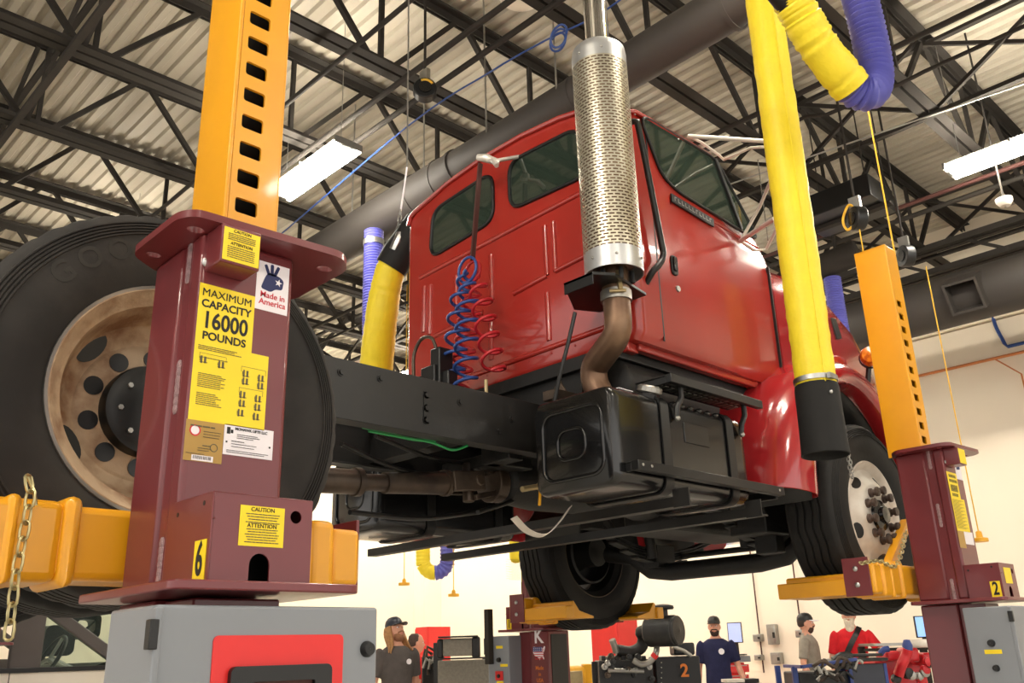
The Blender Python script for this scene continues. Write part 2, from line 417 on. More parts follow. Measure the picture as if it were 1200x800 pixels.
# ceiling gear
c = on(612, -2, 2, 6.75)
t = thing('access_point', c, 'round cream ceiling disc with a green light above the stack', 'access point')
B().lathe([(.02, 0), (.17, 0), (.2, .02), (.2, .06), (.15, .09), (.02, .09)], c, (0, 0, 1), 32).done('disc', 'cream', t)
B().ball(c + Vector((.02, -.02, -.003)), .011, 8, 6).done('green_light', mat('green_led', (60, 255, 150), emit=(.1, 1, .4), es=4), t)
B().cyl(c + Vector((0, 0, .09)), (c.x, c.y, 7.55), .012, seg=8).done('mount_rod', 'joist', t)
def reel(px_, py_, d, label, ax=(1, 0, 0), r=.12, loop=False, cordto=None):
    c = dep(px_, py_, d)
    t = thing('cord_reel', c, label, 'cord reel'); ax = Vector(ax).normalized()
    B().cyl(c - ax * .05, c + ax * .05, r, seg=24).done('reel_drum', 'black', t, bevel=.01)
    B().cyl(c - ax * .062, c - ax * .05, r * .55, seg=20).done('hub_cap', 'blackgloss', t)
    B().box(c.x - .02, c.x + .02, c.y - .05, c.y + .05, c.z + r * .8, c.z + r + .10).done('bracket', 'galv', t)
    B().cyl((c.x, c.y, c.z + r), (c.x, c.y, 7.58), .012, seg=8).done('mount_rod', 'joist', t)
    return t, c
t, c = reel(498, 106, 7.65, 'small black cord reel hanging under a pipe, with yellow label', (.6, .8, 0), .1)
e = Vector((-.6, -.8, 0)); b = B(); b.tube([c + e * .053 + Vector((.8, -.6, 0)) * .07 * cos(a) + Vector((0, 0, 1)) * .07 * sin(a) for a in [radians(30 + 8 * k) for k in range(12)]], .012, 6).done('yellow_label', 'cord', t)
t, c = reel(1005, 256, 8, 'black cord reel under the joists with a short yellow cord loop', (.8, -.6, 0), .11)
B().tube(bez([c + Vector((0, 0, .1)), c + Vector((-.03, .05, .14)), c + Vector((-.03, .12, .02)), c + Vector((-.02, .1, -.08)), c + Vector((0, .03, -.04))], 20), .012, 6).done('cord_loop', 'cord', t)
B().cyl(c, c + Vector((0, 0, -2.0)), .006, seg=6).done('drop_cord', 'cord', t)
t, c = reel(1062, 300, 9, 'black cord reel near the wall duct, cord end hanging by the wall', (.8, -.6, 0), .11)
P0 = dep(1085, 312, 9); P1 = dep(1152, 636, 8.6); P1.x, P1.y = P0.x, P0.y
B().cyl(P0, P1, .006, seg=6).done('drop_cord', 'cord', t)
B().lathe([(.01, .06), (.025, .05), (.03, 0), (.07, -.01), (.07, -.04), (.01, -.04)], P1, (0, 0, 1), 14).done('cord_end', 'engyel', t)
P0 = dep(1014, 112, 6); P1 = dep(1050, 300, 6); P1.x, P1.y = P0.x, P0.y; P1.z -= 1.2
tag(B().cyl(P0, P1, .0055, seg=6).done('hanging_cord', 'cord'), 'yellow cord hanging from the blue hose loop behind lift two', 'cord')
c = dep(990, 243, 9.8)
t = thing('unit_heater', c, 'dark flat heater unit between the joists above the yellow hose', 'heater')
b = B().box(c.x - .3, c.x + .3, c.y - .42, c.y + .42, c.z - .12, c.z + .14); b.done('casing', 'black', t, bevel=.01)
B().box(c.x - .04, c.x + .04, c.y - .5, c.y + .5, c.z - .16, c.z - .12).done('support_rail', 'joist', t)
for sx in (-.25, .25):
    for sy in (-.37, .37): B().cyl((c.x + sx, c.y + sy, c.z + .14), (c.x + sx, c.y + sy, 7.56), .008, seg=6).done('hanger_rod', 'joist', t)
c = dep(982, 311, 11.0)
tag(B().cyl(c + Vector((-.05, .3, .02)), c + Vector((.05, -.25, .11)), .16, seg=20).box(c.x - .02, c.x + .02, c.y - .02, c.y + .02, c.z, 7.58).done('blower_fan', 'joist', bevel=.01), 'dark cylindrical exhaust blower over the blue hose behind the hood', 'blower')
c = dep(1177, 236, 9)
t = thing('ceiling_sensor', c, 'small white ceiling sensor beneath the joists above lift two', 'sensor')
B().lathe([(.01, -.06), (.05, -.05), (.08, 0), (.08, .03), (.01, .04)], c, (0, 0, 1), 18).done('sensor_dome', 'rimwhite', t)
B().cyl(c, (c.x, c.y, 7.58), .01, seg=6).done('mount_rod', 'joist', t)
# wall services
def onw(x, y, dx=0.0): return on(x, y, 0, 14 - dx)
q_ = onw(1130, 428, .06)
pipe('wall_pipe', [(13.94, 9.5, q_.z), (13.94, -11, q_.z)], .022, 'orangep', 'orange pipe running along the front wall', 'pipe')
pipe('wall_pipe', [onw(1163, 419, .06), onw(1197, 438, .06), Vector((13.94, onw(1197, 438, .06).y - .02, 1.2))], .012, 'orangep', 'thin orange branch pipe bent down below the wall pipe', 'pipe')
pipe('wall_conduit', bez([onw(1159, 352, .05), onw(1166, 380, .05), onw(1177, 402, .05)], 8) + [onw(1181, 406, .05), Vector((13.95, -11, onw(1195, 402.5, .05).z))], .026, 'airblue', 'blue conduit bending along the front wall under the duct', 'conduit')
for x, y0, y1 in ((884, 690, 748), (934, 700, 738)):
    p = onw(x, y0, .05); q = onw(x + 5, y1 + 40, .05); q.y = p.y; p.z = 5.2
    pipe('wall_conduit', [p, q], .012, 'strap', 'thin brown conduit dropping down the wall %s' % ('beside the tool cart' if x == 884 else 'behind the man in grey polo'), 'conduit')
def wallbox(name, px_, py_, wd, ht, m, label, cat, extra=None):
    c = onw(px_, py_); t = thing(name, (13.92, c.y, c.z), label, cat)
    B().box(13.88, 14, c.y - wd / 2, c.y + wd / 2, c.z - ht / 2, c.z + ht / 2).done('enclosure', m, t, bevel=.012)
    B().box(13.865, 13.88, c.y - wd * .38, c.y + wd * .38, c.z - ht * .4, c.z + ht * .38).done('cover', 'galv', t, bevel=.006)
    B().bar((13.84, c.y - wd * .45, c.z + ht * .1), (13.84, c.y - wd * .45, c.z - ht * .18), .03, .03).done('lever', 'black', t)
    return t
wallbox('disconnect_switch', 908, 743, .16, .32, 'galv', 'tall grey disconnect switch on the wall above its junction box', 'switch box')
wallbox('junction_box', 913, 771, .18, .18, 'galv', 'square grey junction box on the wall below the tall switch', 'junction box')
wallbox('outlet_box', 891, 747, .15, .12, 'galv', 'upper grey outlet box on the wall beside the tall switch', 'outlet box')
wallbox('outlet_box', 892, 770, .13, .09, 'galv', 'lower grey outlet box on the wall beside the junction box', 'outlet box')
wallbox('outlet_box', 940, 742, .12, .12, 'galv', 'grey outlet box on the wall behind the black and white cap', 'outlet box')

# ------------------------------------------------------------------ column lifts
XC = .91                                                    # near column centre; front faces -y at v = y
def lift(x, y0, s, dz, number, where, main=False, fine=False):
    """u across, v as the y of the near column, w up; s = -1 turns the column to face +y"""
    def T(p): return Vector((x + p.x, y0 + s * p.y, p.z + dz))
    t = thing('vehicle_lift_column', (x, y0 + s * 1.95, 0), where, 'vehicle lift', 'column lifts')
    def N():
        b = B(); b.T = T; return b
    def at(u, v, w_): return T(Vector((u, v, w_)))
    fl = -dz
    # fixed lower post, base legs, castors
    post = N().box(-.115, .115, 1.87, 2.06, fl + .1, 1.525).done('lower_post', 'maroon', t, bevel=.008)
    N().box(-.085, .085, 2.06, 2.064, fl + .3, 1.5).done('channel_slot', 'black', post, 0)
    for q in (-1, 1):
        N().box(q * .42 - .05, q * .42 + .05, 1.7, 2.9, fl + .03, fl + .13).done('base_leg', 'maroon', t, bevel=.01)
    N().box(-.47, .47, 1.72, 1.86, fl + .03, fl + .2).done('base_beam', 'maroon', t, bevel=.01)
    N().prism(rpoly([(-.2, 2.08), (-.2, 1.60), (.205, 1.60), (.205, 2.08)], .03), 'z', 1.527, 1.545).done('plate', 'maroon', t, bevel=.003)
    # upper post: rear channel, front cover, welded groove
    up = N().box(-.115, .115, 1.90, 2.06, 1.545, 2.33).done('upper_post', 'maroon', t, bevel=.012)
    N().box(-.108, .108, 1.855, 1.90, 1.545, 2.33).done('post_neck', 'maroon', up, 0)
    N().box(-.115, .12, 1.80, 1.857, 1.545, 2.33).done('front_cover', 'maroon', up, bevel=.012, seg=3)
    b = N()
    for z0, z1 in ((2.24, 2.32), (1.93, 2.03), (1.55, 1.64)):
        for k in range(7):
            z = z0 + (z1 - z0) * k / 6
            b.ball((-.1085, 1.878, z), (.005, .010, .014), 8, 6)
    b.done('weld_bead', 'weld', up)
    # collar plate with holes
    out = rpoly([(-.19, 2.02), (-.19, 1.775), (-.165, 1.735), (.205, 1.715), (.255, 1.77), (.255, 2.03), (.2, 2.085), (-.1, 2.085)], .03)
    holes = [circ(-.135, 1.80, .016, 16, .02), circ(.205, 1.80, .016, 16, .02), circ(-.15, 1.99, .014, 12, .018), circ(.205, 2.0, .014, 12, .018),
             [(.0, 1.945), (.155, 1.945), (.155, 2.1 - .02), (.0, 2.1 - .02)]]
    N().plate(out, holes[:4], 'z', 2.328, 2.346).done('collar_plate', 'maroon', t, bevel=.0)
    bx = N().box(-.107, -.012, 1.722, 1.80, 2.233, 2.328).done('stop_box', 'maroon', t, bevel=.004)
    N().box(-.1035, -.016, 1.7205, 1.722, 2.239, 2.318).done('sticker', 'stick', bx, 0)
    N().ball((-.104, 1.797, 2.255), (.011, .006, .011), 10, 6).done('screw_head', 'steel', t)
    # yellow lifting mast with locking slots on its front face and a deep side
    U0, U1, V0, V1, Z0, Z1 = -.005, .148, 1.945, 2.14, 2.346, 3.63
    sl = []; z = 2.407
    while z < 3.24:
        sl.append(rrect(.024, .086, z, z + .034, .006, 2)); z += .083
    b = N(); zz = [Z0]
    for k in range(len(sl)): zz += [2.404 + .083 * k, 2.446 + .083 * k]
    zz.append(Z1 - .012)
    for k in range(0, len(zz), 2):
        b.prism([(U0 + .012, zz[k]), (U1 - .008, zz[k]), (U1 - .008, zz[k + 1]), (U0 + .012, zz[k + 1])], 'y', V0, V0 + .008)
        if k + 2 < len(zz):
            za, zb_ = zz[k + 1], zz[k + 2]
            for ua, ub in ((U0 + .012, .024), (.086, U1 - .008)): b.prism([(ua, za), (ub, za), (ub, zb_), (ua, zb_)], 'y', V0, V0 + .008)
            for ua, q in ((.024, 1), (.086, -1)):
                for ze, p in ((za, 1), (zb_, -1)): b.prism([(ua, ze), (ua + q * .007, ze), (ua + q * .002, ze + p * .002), (ua, ze + p * .007)], 'y', V0, V0 + .008)
    bmesh.ops.remove_doubles(b.bm, verts=b.bm.verts[:], dist=.00005)
    m = b.done('mast', 'yellow', t, 0)
    N().prism(rpoly([(U0, V1), (U0, V0), (U0 + .0119, V0), (U0 + .0119, V0 + .008), (U0 + .008, V0 + .014), (U0 + .008, V1)], .006), 'z', Z0, Z1).done('mast_side', 'yellow', m, 60)
    N().box(U1 - .008, U1, V0 + .002, V1, Z0, Z1).done('mast_side', 'yellow', m, bevel=.003)
    N().box(U0 + .01, U1 - .006, V0 + .06, V0 + .075, Z0, Z1 - .01).done('lock_bar', 'black', m, 0)
    N().prism(rpoly([(U0, V0), (U1, V0), (U1, V1), (U0, V1)], .02), 'z', Z1 - .012, Z1).done('mast_cap', 'yellow', m, bevel=.004)
    # gearbox cover with holes
    ha = [(.0 + .022 * cos(a), 1.578 + .022 * sin(a)) for a in [pi * k / 8 for k in range(9)]]
    arch = [(-.018 + q[0], q[1]) for q in ha] + [(-.04, 1.5465), (.004, 1.5465)]
    g = N().plate([(-.12, 1.546), (.092, 1.546), (.092, 1.711), (-.12, 1.711)], [circ(.058, 1.676, .013, 16), arch], 'y', 1.63, 1.634).done('drive_cover', 'maroon', t, 0)
    N().box(-.124, -.12, 1.629, 1.80, 1.546, 1.711).done('cover_side', 'maroon', g, bevel=.0015)
    N().box(.092, .096, 1.63, 1.80, 1.546, 1.711).done('cover_side', 'maroon', g, 0)
    N().box(-.124, .096, 1.63, 1.80, 1.709, 1.713).done('cover_top', 'maroon', g, bevel=.0015)
    N().box(-.122, -.118, 1.62, 1.64, 1.66, 1.662).done('cover_back', 'maroon', g, 0)
    N().box(-.11, .08, 1.72, 1.74, 1.55, 1.70).done('drive_motor', 'black', g, 0)
    for v, z in ((1.78, 1.685), (1.665, 1.694)): N().cyl((-.1245, v, z), (-.1238, v, z), .005, seg=10).done('cover_hole', 'black', g, 0)
    st = N().box(-.066, .031, 1.6288, 1.6298, 1.613, 1.691).done('caution_sticker', 'stick', g, 0)
    nb = N().box(-.1256, -.1242, 1.640, 1.688, 1.547, 1.623).done('number_sticker', 'stick', g, 0)
    L = (0, -1, 0) if s > 0 else (0, -1, 0)
    o = at(-.1262 if s > 0 else .1262, 1.664, 1.585)
    if s > 0: text('number', number, o, (0, -1, 0), (0, 0, 1), .088, 'ink', nb, bold=.002, sx=.66)
    else: text('number', number, at(-.1262, 1.664, 1.585), (0, -1, 0), (0, 0, 1), .085, 'ink', nb, bold=.002, sx=.7)
    # carriage beam, sleeves and forks that carry the wheel
    bm_ = N().box(-.33, .36, 2.09, 2.255, 1.578, 1.738).done('carriage_beam', 'yellow', t, bevel=.018, seg=3)
    for q, a, c_ in ((-1, -.445, -.30), (1, .36, .445)):
        sl_ = N().box(min(q * .445, q * .24), max(q * .445, q * .24), 2.083, 2.262, 1.571, 1.745).done('fork_sleeve', 'yellow', t, bevel=.02, seg=3)
        N().box(min(q * .245, q * .205), max(q * .245, q * .205), 2.074, 2.271, 1.562, 1.757).done('sleeve_collar', 'yellow', sl_, bevel=.02, seg=3)
        ca, cb_ = (.372, .448) if q > 0 else (.33, .36)
        N().box(min(q * ca, q * cb_), max(q * ca, q * cb_), 2.077, 2.268, 1.566, 1.752).done('sleeve_collar', 'yellow', sl_, bevel=.02, seg=3)
        ep = N().box(min(q * .535, q * .545), max(q * .535, q * .545), 2.11, 2.25, 1.575, 1.765).done('end_plate', 'maroon', t, bevel=.002)
        N().box(min(q * .445, q * .535), max(q * .445, q * .535), 2.09, 2.25, 1.585, 1.735).done('fork_hub', 'yellow', t, bevel=.015, seg=3)
        for z in (1.63, 1.71): N().ball((q * .548, 2.18, z), (.008, .014, .014), 12, 6).done('bolt', 'steel', ep)
        # fork blade under the tyre
        P = [(q * .46, 1.69), (q * .44, 1.70), (q * .385, 1.635), (q * .24, 1.60), (q * .24, 1.585), (q * .46, 1.585)]
        fk = N().prism([(p[0], p[1]) for p in P], 'y', 2.25, 2.63).done('fork', 'yellow', t, bevel=.004)
        N().box(min(q * .46, q * .535), max(q * .46, q * .535), 2.12, 2.645, 1.585, 1.665).done('fork_web', 'yellow', fk, bevel=.006)
    # enclosure
    F0 = 1.60 if main else (1.585 if s > 0 else 1.535)
    N().box(-.095, .095, 1.74, 1.871, .3, 1.522).done('post_cover', 'maroon', t, bevel=.004)
    cb = N().box(-.225, .245, F0, 1.81 if s > 0 else 1.755, .35, 1.50).done('control_cabinet', 'grayp', t, bevel=.006)
    N().box(-.228, -.215, F0 - .006, F0 + .012, .36, 1.495).done('door_edge', 'grayp', cb, bevel=.003)
    N().box(-.238, -.222, F0 - .01, F0 + .012, 1.425, 1.475).done('hinge', 'black', cb, bevel=.002)
    N().lathe([(.001, .014), (.012, .014), (.016, .004), (.016, 0)], (.218, F0, 1.418), (0, -1, 0), 18, caps=False).done('lock_knob', 'black', cb)
    if main:
        pn = N().prism(rrect(-.117, .16, .80, 1.447, .01), 'y', F0 - .0025, F0).done('console_panel', 'panelred', t, bevel=.0)
        fr = N().plate(rrect(-.085, .128, .9, 1.393, .012), [rrect(-.04, .09, .95, 1.365, .004)], 'y', F0 - .016, F0 - .0025).done('screen_bezel', 'black', pn, bevel=.002)
        N().box(-.04, .09, F0 - .006, F0 - .004, .95, 1.365).done('screen', 'strap', pn, 0)
    else:
        sd = -1; e = -.225
        def kn(v, w_, r, m_, nm):
            N().lathe([(.001, .02), (r * .8, .02), (r, .004), (r, 0)], (e, v, w_), (-1, 0, 0), 18).done(nm, m_, cb)
        KV = 1.70 if s > 0 else 1.65
        kn(KV, 1.33, .018, 'black', 'rotary_switch'); kn(KV, 1.215, .016, 'black', 'push_button')
        N().box(e - .0014 if sd < 0 else e, e if sd < 0 else e + .0014, 1.66, 1.74, 1.28, 1.30).done('yellow_tag', 'stick', cb, 0)
        if s < 0:
            N().box(e - .003, e, 1.62, 1.69, 1.41, 1.43).done('yellow_tag', 'stick', cb, 0)
            N().box(e - .003, e, 1.62, 1.69, 1.16, 1.18).done('yellow_tag', 'stick', cb, 0)
            N().box(e - .01, e, 1.61, 1.69, 1.185, 1.25).done('isolator_plate', 'panelred', cb, bevel=.003)
            N().box(e - .05, e, 1.54, 1.59, 1.30, 1.70).done('antenna_handle', 'joist', cb, bevel=.004)
    # stickers of the front cover
    V = 1.7994
    def stk(name, u0, u1, z0, z1, m_): return N().box(u0, u1, V - .0006, V, z0, z1).done(name, m_, up, 0)
    rt = (s, 0, 0)
    o = lambda u, z: at(u, V - .0012, z)
    c1 = stk('capacity_sticker', -.113, .022, 2.066, 2.205, 'stick')
    c2 = stk('instruction_sticker', -.113, .066, 1.891, 2.066, 'stick')
    c3 = stk('certificate_sticker', -.116, -.03, 1.803, 1.891, 'gold')
    c4 = stk('maker_plate', -.029, .09, 1.826, 1.893, 'white')
    c5 = stk('origin_sticker', .022, .107, 2.177, 2.300, 'white')
    ct = st
    if fine:
        text('lettering', 'MAXIMUM', o(-.046, 2.184), rt, (0, 0, 1), .0255, 'ink', c1, bold=0, sx=1.02)
        text('lettering', 'CAPACITY', o(-.046, 2.158), rt, (0, 0, 1), .0255, 'ink', c1, bold=.0006, sx=1.0)
        text('lettering', '16000', o(-.046, 2.119), rt, (0, 0, 1), .055, 'ink', c1, bold=.0012, sx=.80)
        text('lettering', 'POUNDS', o(-.046, 2.083), rt, (0, 0, 1), .0255, 'ink', c1, bold=.0006, sx=1.02)
        text('lettering', 'Made in', o(.066, 2.216), rt, (0, 0, 1), .0205, 'redink', c5, bold=.0002)
        text('lettering', 'America', o(.066, 2.198), rt, (0, 0, 1), .0205, 'redink', c5, bold=.0002)
        # hand emblem: palm, three raised fingers, star
        b = N(); e_ = V - .0010
        def F(poly): b.prism(poly, 'y', e_ - .0004, e_)
        F(rpoly([(.034, 2.231), (.06, 2.226), (.072, 2.236), (.09, 2.238), (.093, 2.262), (.082, 2.270), (.052, 2.275), (.044, 2.262), (.038, 2.245)], .006))
        for a0, a1, w_ in (((.052, 2.272), (.043, 2.293), .004), ((.061, 2.272), (.0605, 2.297), .0042), ((.069, 2.272), (.078, 2.295), .004)):
            d = (Vector(a1) - Vector(a0)).normalized(); n_ = Vector((-d.y, d.x)) * w_
            F(rpoly([Vector(a0) + n_ - d * .004, Vector(a0) - n_ - d * .004, Vector(a1) - n_, Vector(a1) + n_], .0035))
        b.done('hand_emblem', 'navyink', c5, 0)
        b = N(); sc_ = [(.079 + (.010 if k % 2 == 0 else .004) * sin(pi * k / 5 + .2), 2.254 + (.010 if k % 2 == 0 else .004) * cos(pi * k / 5 + .2)) for k in range(10)]
        b.prism(sc_, 'y', e_ - .0008, e_ - .0004); b.done('star_emblem', 'white', c5, 0)
        L_ = []
        def par(u, z, w_, n_, dz_=.0042, h=.0014):
            for k in range(n_): L_.append((u, z - k * dz_, w_ * random.uniform(.7, 1), h))
        par(-.105, 2.059, .115, 3, .004); par(-.1, 2.018 - .022, .075, 8); par(-.1, 1.952, .06, 7)
        for z in (2.033,): par(-.1, z, .075, 1)
        lines('small_print', [(u + .113, z - 1.891, w_, h) for u, z, w_, h in L_], o(-.113, 1.891), rt, (0, 0, 1), 'inkgrey', c2)
        b = N()
        def car(u, z): b.box(u - .009, u + .009, e_ - .0003, e_, z - .007, z - .0055).box(u - .007, u - .003, e_ - .0003, e_, z - .009, z + .008).box(u + .001, u + .006, e_ - .0003, e_, z - .008, z + .007).box(u - .009, u - .0075, e_ - .0003, e_, z - .004, z + .004)
        for u, z in ((-.09, 2.028), (-.048, 2.024), (.012, 2.015), (.05, 2.011), (.012, 1.997), (.05, 1.993), (.008, 1.965), (.046, 1.962), (.008, 1.945), (.046, 1.942), (.006, 1.923), (.044, 1.92)): car(u, z)
        for u0, u1, z in ((-.1, -.038, 2.042), (.0, .06, 2.03), (-.002, .056, 1.98)):
            b.box(u0, u1, e_ - .0003, e_, z, z + .0007).box(u0, u0 + .0007, e_ - .0003, e_, z - .012, z).box(u1, u1 + .0007, e_ - .0003, e_, z - .012, z)
        b.done('diagram', 'inkgrey', c2, 0)
        lines('small_print', [(.01, .076, .055, .003), (.04, .066, .04, .0012), (.04, .06, .038, .0012), (.04, .054, .036, .0012), (.04, .035, .02, .002), (.03, .029, .03, .0012), (.03, .024, .025, .0012), (.005, .016, .04, .0012)], o(-.116, 1.803), rt, (0, 0, 1), 'inkgrey', c3)
        N().box(-.098, -.05, V - .001, V - .0006, 1.8045, 1.8165).done('barcode_label', 'white', c3, 0)
        b = N(); uu_ = -.095
        while uu_ < -.054: b.box(uu_, uu_ + .0012, V - .0014, V - .001, 1.808, 1.815); uu_ += random.uniform(.002, .0034)
        b.done('barcode', 'ink', c3, 0)
        b = N(); b.plate(circ(-.095, 1.869, .0125, 24), [circ(-.095, 1.869, .0095, 20)], 'y', V - .001, V - .0006); b.done('round_seal', 'redink', c3, 0)
        N().prism(circ(-.095, 1.869, .0095, 20), 'y', V - .0009, V - .0006).done('round_seal', 'white', c3, 0)
        b = N(); b.plate(circ(-.05, 1.836, .009, 24), [circ(-.05, 1.836, .0072, 20)], 'y', V - .001, V - .0006); b.done('round_mark', 'inkgrey', c3, 0)
        text('lettering', 'MOHAWK LIFTS LLC', o(.035, 1.885), rt, (0, 0, 1), .0085, 'ink', c4, bold=.0002)
        lines('small_print', [(.03, .047, .05, .0011), (.03, .043, .055, .0011), (.03, .039, .04, .0011), (.018, .031, .03, .0014), (.018, .025, .06, .001), (.018, .019, .055, .001), (.008, .010, .1, .001), (.008, .006, .09, .001)], o(-.029, 1.826), rt, (0, 0, 1), 'ink', c4)
        b = N().box(-.023, -.015, V - .001, V - .0006, 1.872, 1.887).box(-.014, -.008, V - .001, V - .0006, 1.874, 1.882).box(-.024, -.02, V - .001, V - .0006, 1.852, 1.856).box(.08, .084, V - .001, V - .0006, 1.852, 1.856); b.done('maker_mark', 'ink', c4, 0)
        # caution stickers
        oo = at(-.0175, 1.6284, 1.6755)
        text('lettering', 'CAUTION', at(-.0175, 1.6284, 1.684), rt, (0, 0, 1), .0115, 'ink', st, bold=.0001)
        text('lettering', 'ATTENTION', at(-.0175, 1.6284, 1.6525), rt, (0, 0, 1), .0115, 'ink', st, bold=.0001)
        lines('small_print', [(.012 + (k % 3) * .003, z, .074 - (k % 3) * .006, .0016) for k, z in enumerate((.062, .057, .0515, .046, .0325, .0275, .0225, .0175, .0125, .0075))], at(-.066, 1.6284, 1.613), rt, (0, 0, 1), 'inkgrey', st)
        s2 = [k for k in kids(bx)][0]
        text('lettering', 'CAUTION', at(-.06, 1.7198, 2.312), rt, (0, 0, 1), .0095, 'ink', s2, bold=.0001)
        text('lettering', 'ATTENTION', at(-.06, 1.7198, 2.281), rt, (0, 0, 1), .0095, 'ink', s2, bold=.0001)
        lines('small_print', [(.010, z, .066, .0016) for z in (.065, .0605, .056, .0515, .034, .029, .024, .019, .014, .009)], at(-.1035, 1.7198, 2.239), rt, (0, 0, 1), 'inkgrey', s2)
    else:
        b = N()
        for z, h, u0, u1 in ((2.184, .016, -.09, 0), (2.158, .016, -.095, .005), (2.119, .036, -.09, 0), (2.083, .016, -.085, -.005)):
            k = u0
            while k < u1: b.box(k, k + .009, V - .001, V - .0006, z - h / 2, z + h / 2); k += .0135
        b.done('lettering', 'ink', c1, 0)
        lines('small_print', [(.008, .165 - .006 * k, .15 - .03 * (k % 3), .0016) for k in range(26)], o(-.113, 1.891), rt, (0, 0, 1), 'inkgrey', c2)
        if s > 0: N().prism(rpoly([(.04, 2.23), (.09, 2.235), (.09, 2.27), (.05, 2.29)], .01), 'y', V - .001, V - .0006).done('hand_emblem', 'navyink', c5, 0)
    return t, at
LIFT6, A6 = lift(XC, 0, 1, 0, '6', 'maroon lift column with yellow mast and red console, marked six, holding the rear wheel', main=True, fine=True)
LIFT2, A2 = lift(5.11, 0, 1, .05, '2', 'maroon lift column with yellow mast, marked two, holding the white front wheel')
LIFTK, AK = lift(5.13, 6.885, -1, .03, '1', 'maroon lift column with a large letter K, under the far front wheel')
# K column markings on its -x side
lp = [c for c in kids(LIFTK) if c.name.startswith('lower_post')][0]
XK = 5.13 - .1158
text('letter', 'K', (XK, 6.885 - 1.965, 1.515), (0, -1, 0), (0, 0, 1), .145, 'white', lp, bold=.003)
y0 = 6.885 - 1.965
usa = [(-.062, .022), (-.055, .032), (-.02, .028), (.01, .03), (.025, .022), (.04, .02), (.055, .034), (.066, .03), (.058, .012), (.045, -.006), (.042, -.02), (.052, -.036), (.046, -.042), (.036, -.03), (.015, -.028), (.006, -.044), (-.004, -.034), (-.022, -.026), (-.048, -.018), (-.06, -.002)]
def usap(a, b_, m_):
    b = B(); P = [(y0 - u, 1.405 + z * 1.25) for u, z in usa]
    b.prism(P, 'x', XK - .0006 - a, XK - a); return b.done('map_emblem', m_, lp, 0)
usap(0, 0, 'white')
b = B()
for k in range(5):
    z = 1.368 + .014 * k * 1.1 - .012
    hw = .03 if z < 1.355 else (.045 if z < 1.38 else .055)
    b.box(XK - .0014, XK - .0008, y0 - hw * .9, y0 + hw * .95, z, z + .006)
b.done('stripe', 'redink', lp, 0)
B().box(XK - .0016, XK - .0008, y0 - .035, y0 + .062, 1.41, 1.442).done('star_field', 'bluep', lp, 0)
b = B()
for i in range(5):
    for j in range(2): b.box(XK - .0022, XK - .0016, y0 + .05 - i * .02 - .003, y0 + .05 - i * .02 + .003, 1.417 + j * .013, 1.423 + j * .013)
b.done('white_stars', 'white', lp, 0)
for k, s_ in enumerate(('Made', 'in', 'USA')): text('lettering', s_, (XK - .001, y0, 1.295 - .043 * k), (0, -1, 0), (0, 0, 1), .038, 'orangeink', lp, bold=.0006)
# safety chains
chain('pin_chain', [on(33, 558, 1, 2.055), on(36, 580, 1, 2.05), on(28, 625, 1, 2.05), on(19, 670, 1, 2.05), on(10, 748, 1, 2.05)], 'zinc', LIFT6, .040, .0032, .0105, label='gold coloured chain')
B().tube([on(32, 556, 1, 2.06), on(40, 576, 1, 2.065), on(42, 592, 1, 2.066)], .004, 6).done('pin_clip', 'zinc', LIFT6)
chain('pin_chain', bez([on(1008, 660, 1, 2.07), on(1030, 657, 1, 2.06), on(1046, 664, 1, 2.06), on(1054, 655, 1, 2.06), on(1062, 622, 1, 2.1)], 16), 'zinc', LIFT2, .036, .0035, .01, label='gold coloured chain')
fg = B().bar((5.0, 2.215, 1.765), (5.38, 2.215, 2.06), .05, .05).done('diagonal_brace', 'yellow', LIFT2, bevel=.004)

# ------------------------------------------------------------------ the truck (forward +x, its own right side at low y)
YC = 3.435
TR = thing('truck', (3.2, YC, 1.575), 'red day-cab truck with perforated exhaust stack, raised on the column lifts', 'truck')
def mir(y): return 2 * YC - y
AX = 2.085
def tyre(cx, cy, s, dirt, name='tire', wid=1.0):
    """s: outward direction along y"""
    prof = [(.292, .105), (.30, .122), (.33, .138), (.37, .147), (.415, .149), (.44, .146)]
    for k in range(5):
        r0 = .446 + .009 * k; h = .1455 - .0035 * k
        prof += [(r0, h), (r0 + .0015, h + .0045), (r0 + .005, h + .0045), (r0 + .0065, h - .0015)]
    prof += [(.497, .126), (.508, .119), (.515, .106)]
    tread = []
    for g in (.062, .021, -.021, -.062): tread += [(.515, g + .0065, 1), (.504, g + .005, 1), (.504, g - .005, 1), (.515, g - .0065, 1)]
    P = [(r, h, 0) for r, h in prof] + tread + [(r, -h, 0) for r, h in prof[::-1]]
    b = B(); n = 144; R = []
    for k in range(n):
        a = 2 * pi * k / n; zz = abs((k % 8) - 4) / 4 - .5
        notch = .004 if (k % 3 == 0) else 0
        R.append([(cx + (r - (notch if (.508 <= r and abs(h) > .1) else 0)) * cos(a), cy + s * (h * wid + zg * zz * .014), AX + (r - (notch if (.508 <= r and abs(h) > .1) else 0)) * sin(a)) for r, h, zg in P])
    b.rings(R, closed=True, caps=False)
    # rings() closes each profile loop too, so the bead side is shut behind the rim
    return b.done(name, 'rubdust' if dirt else 'rubber', TR, 30)
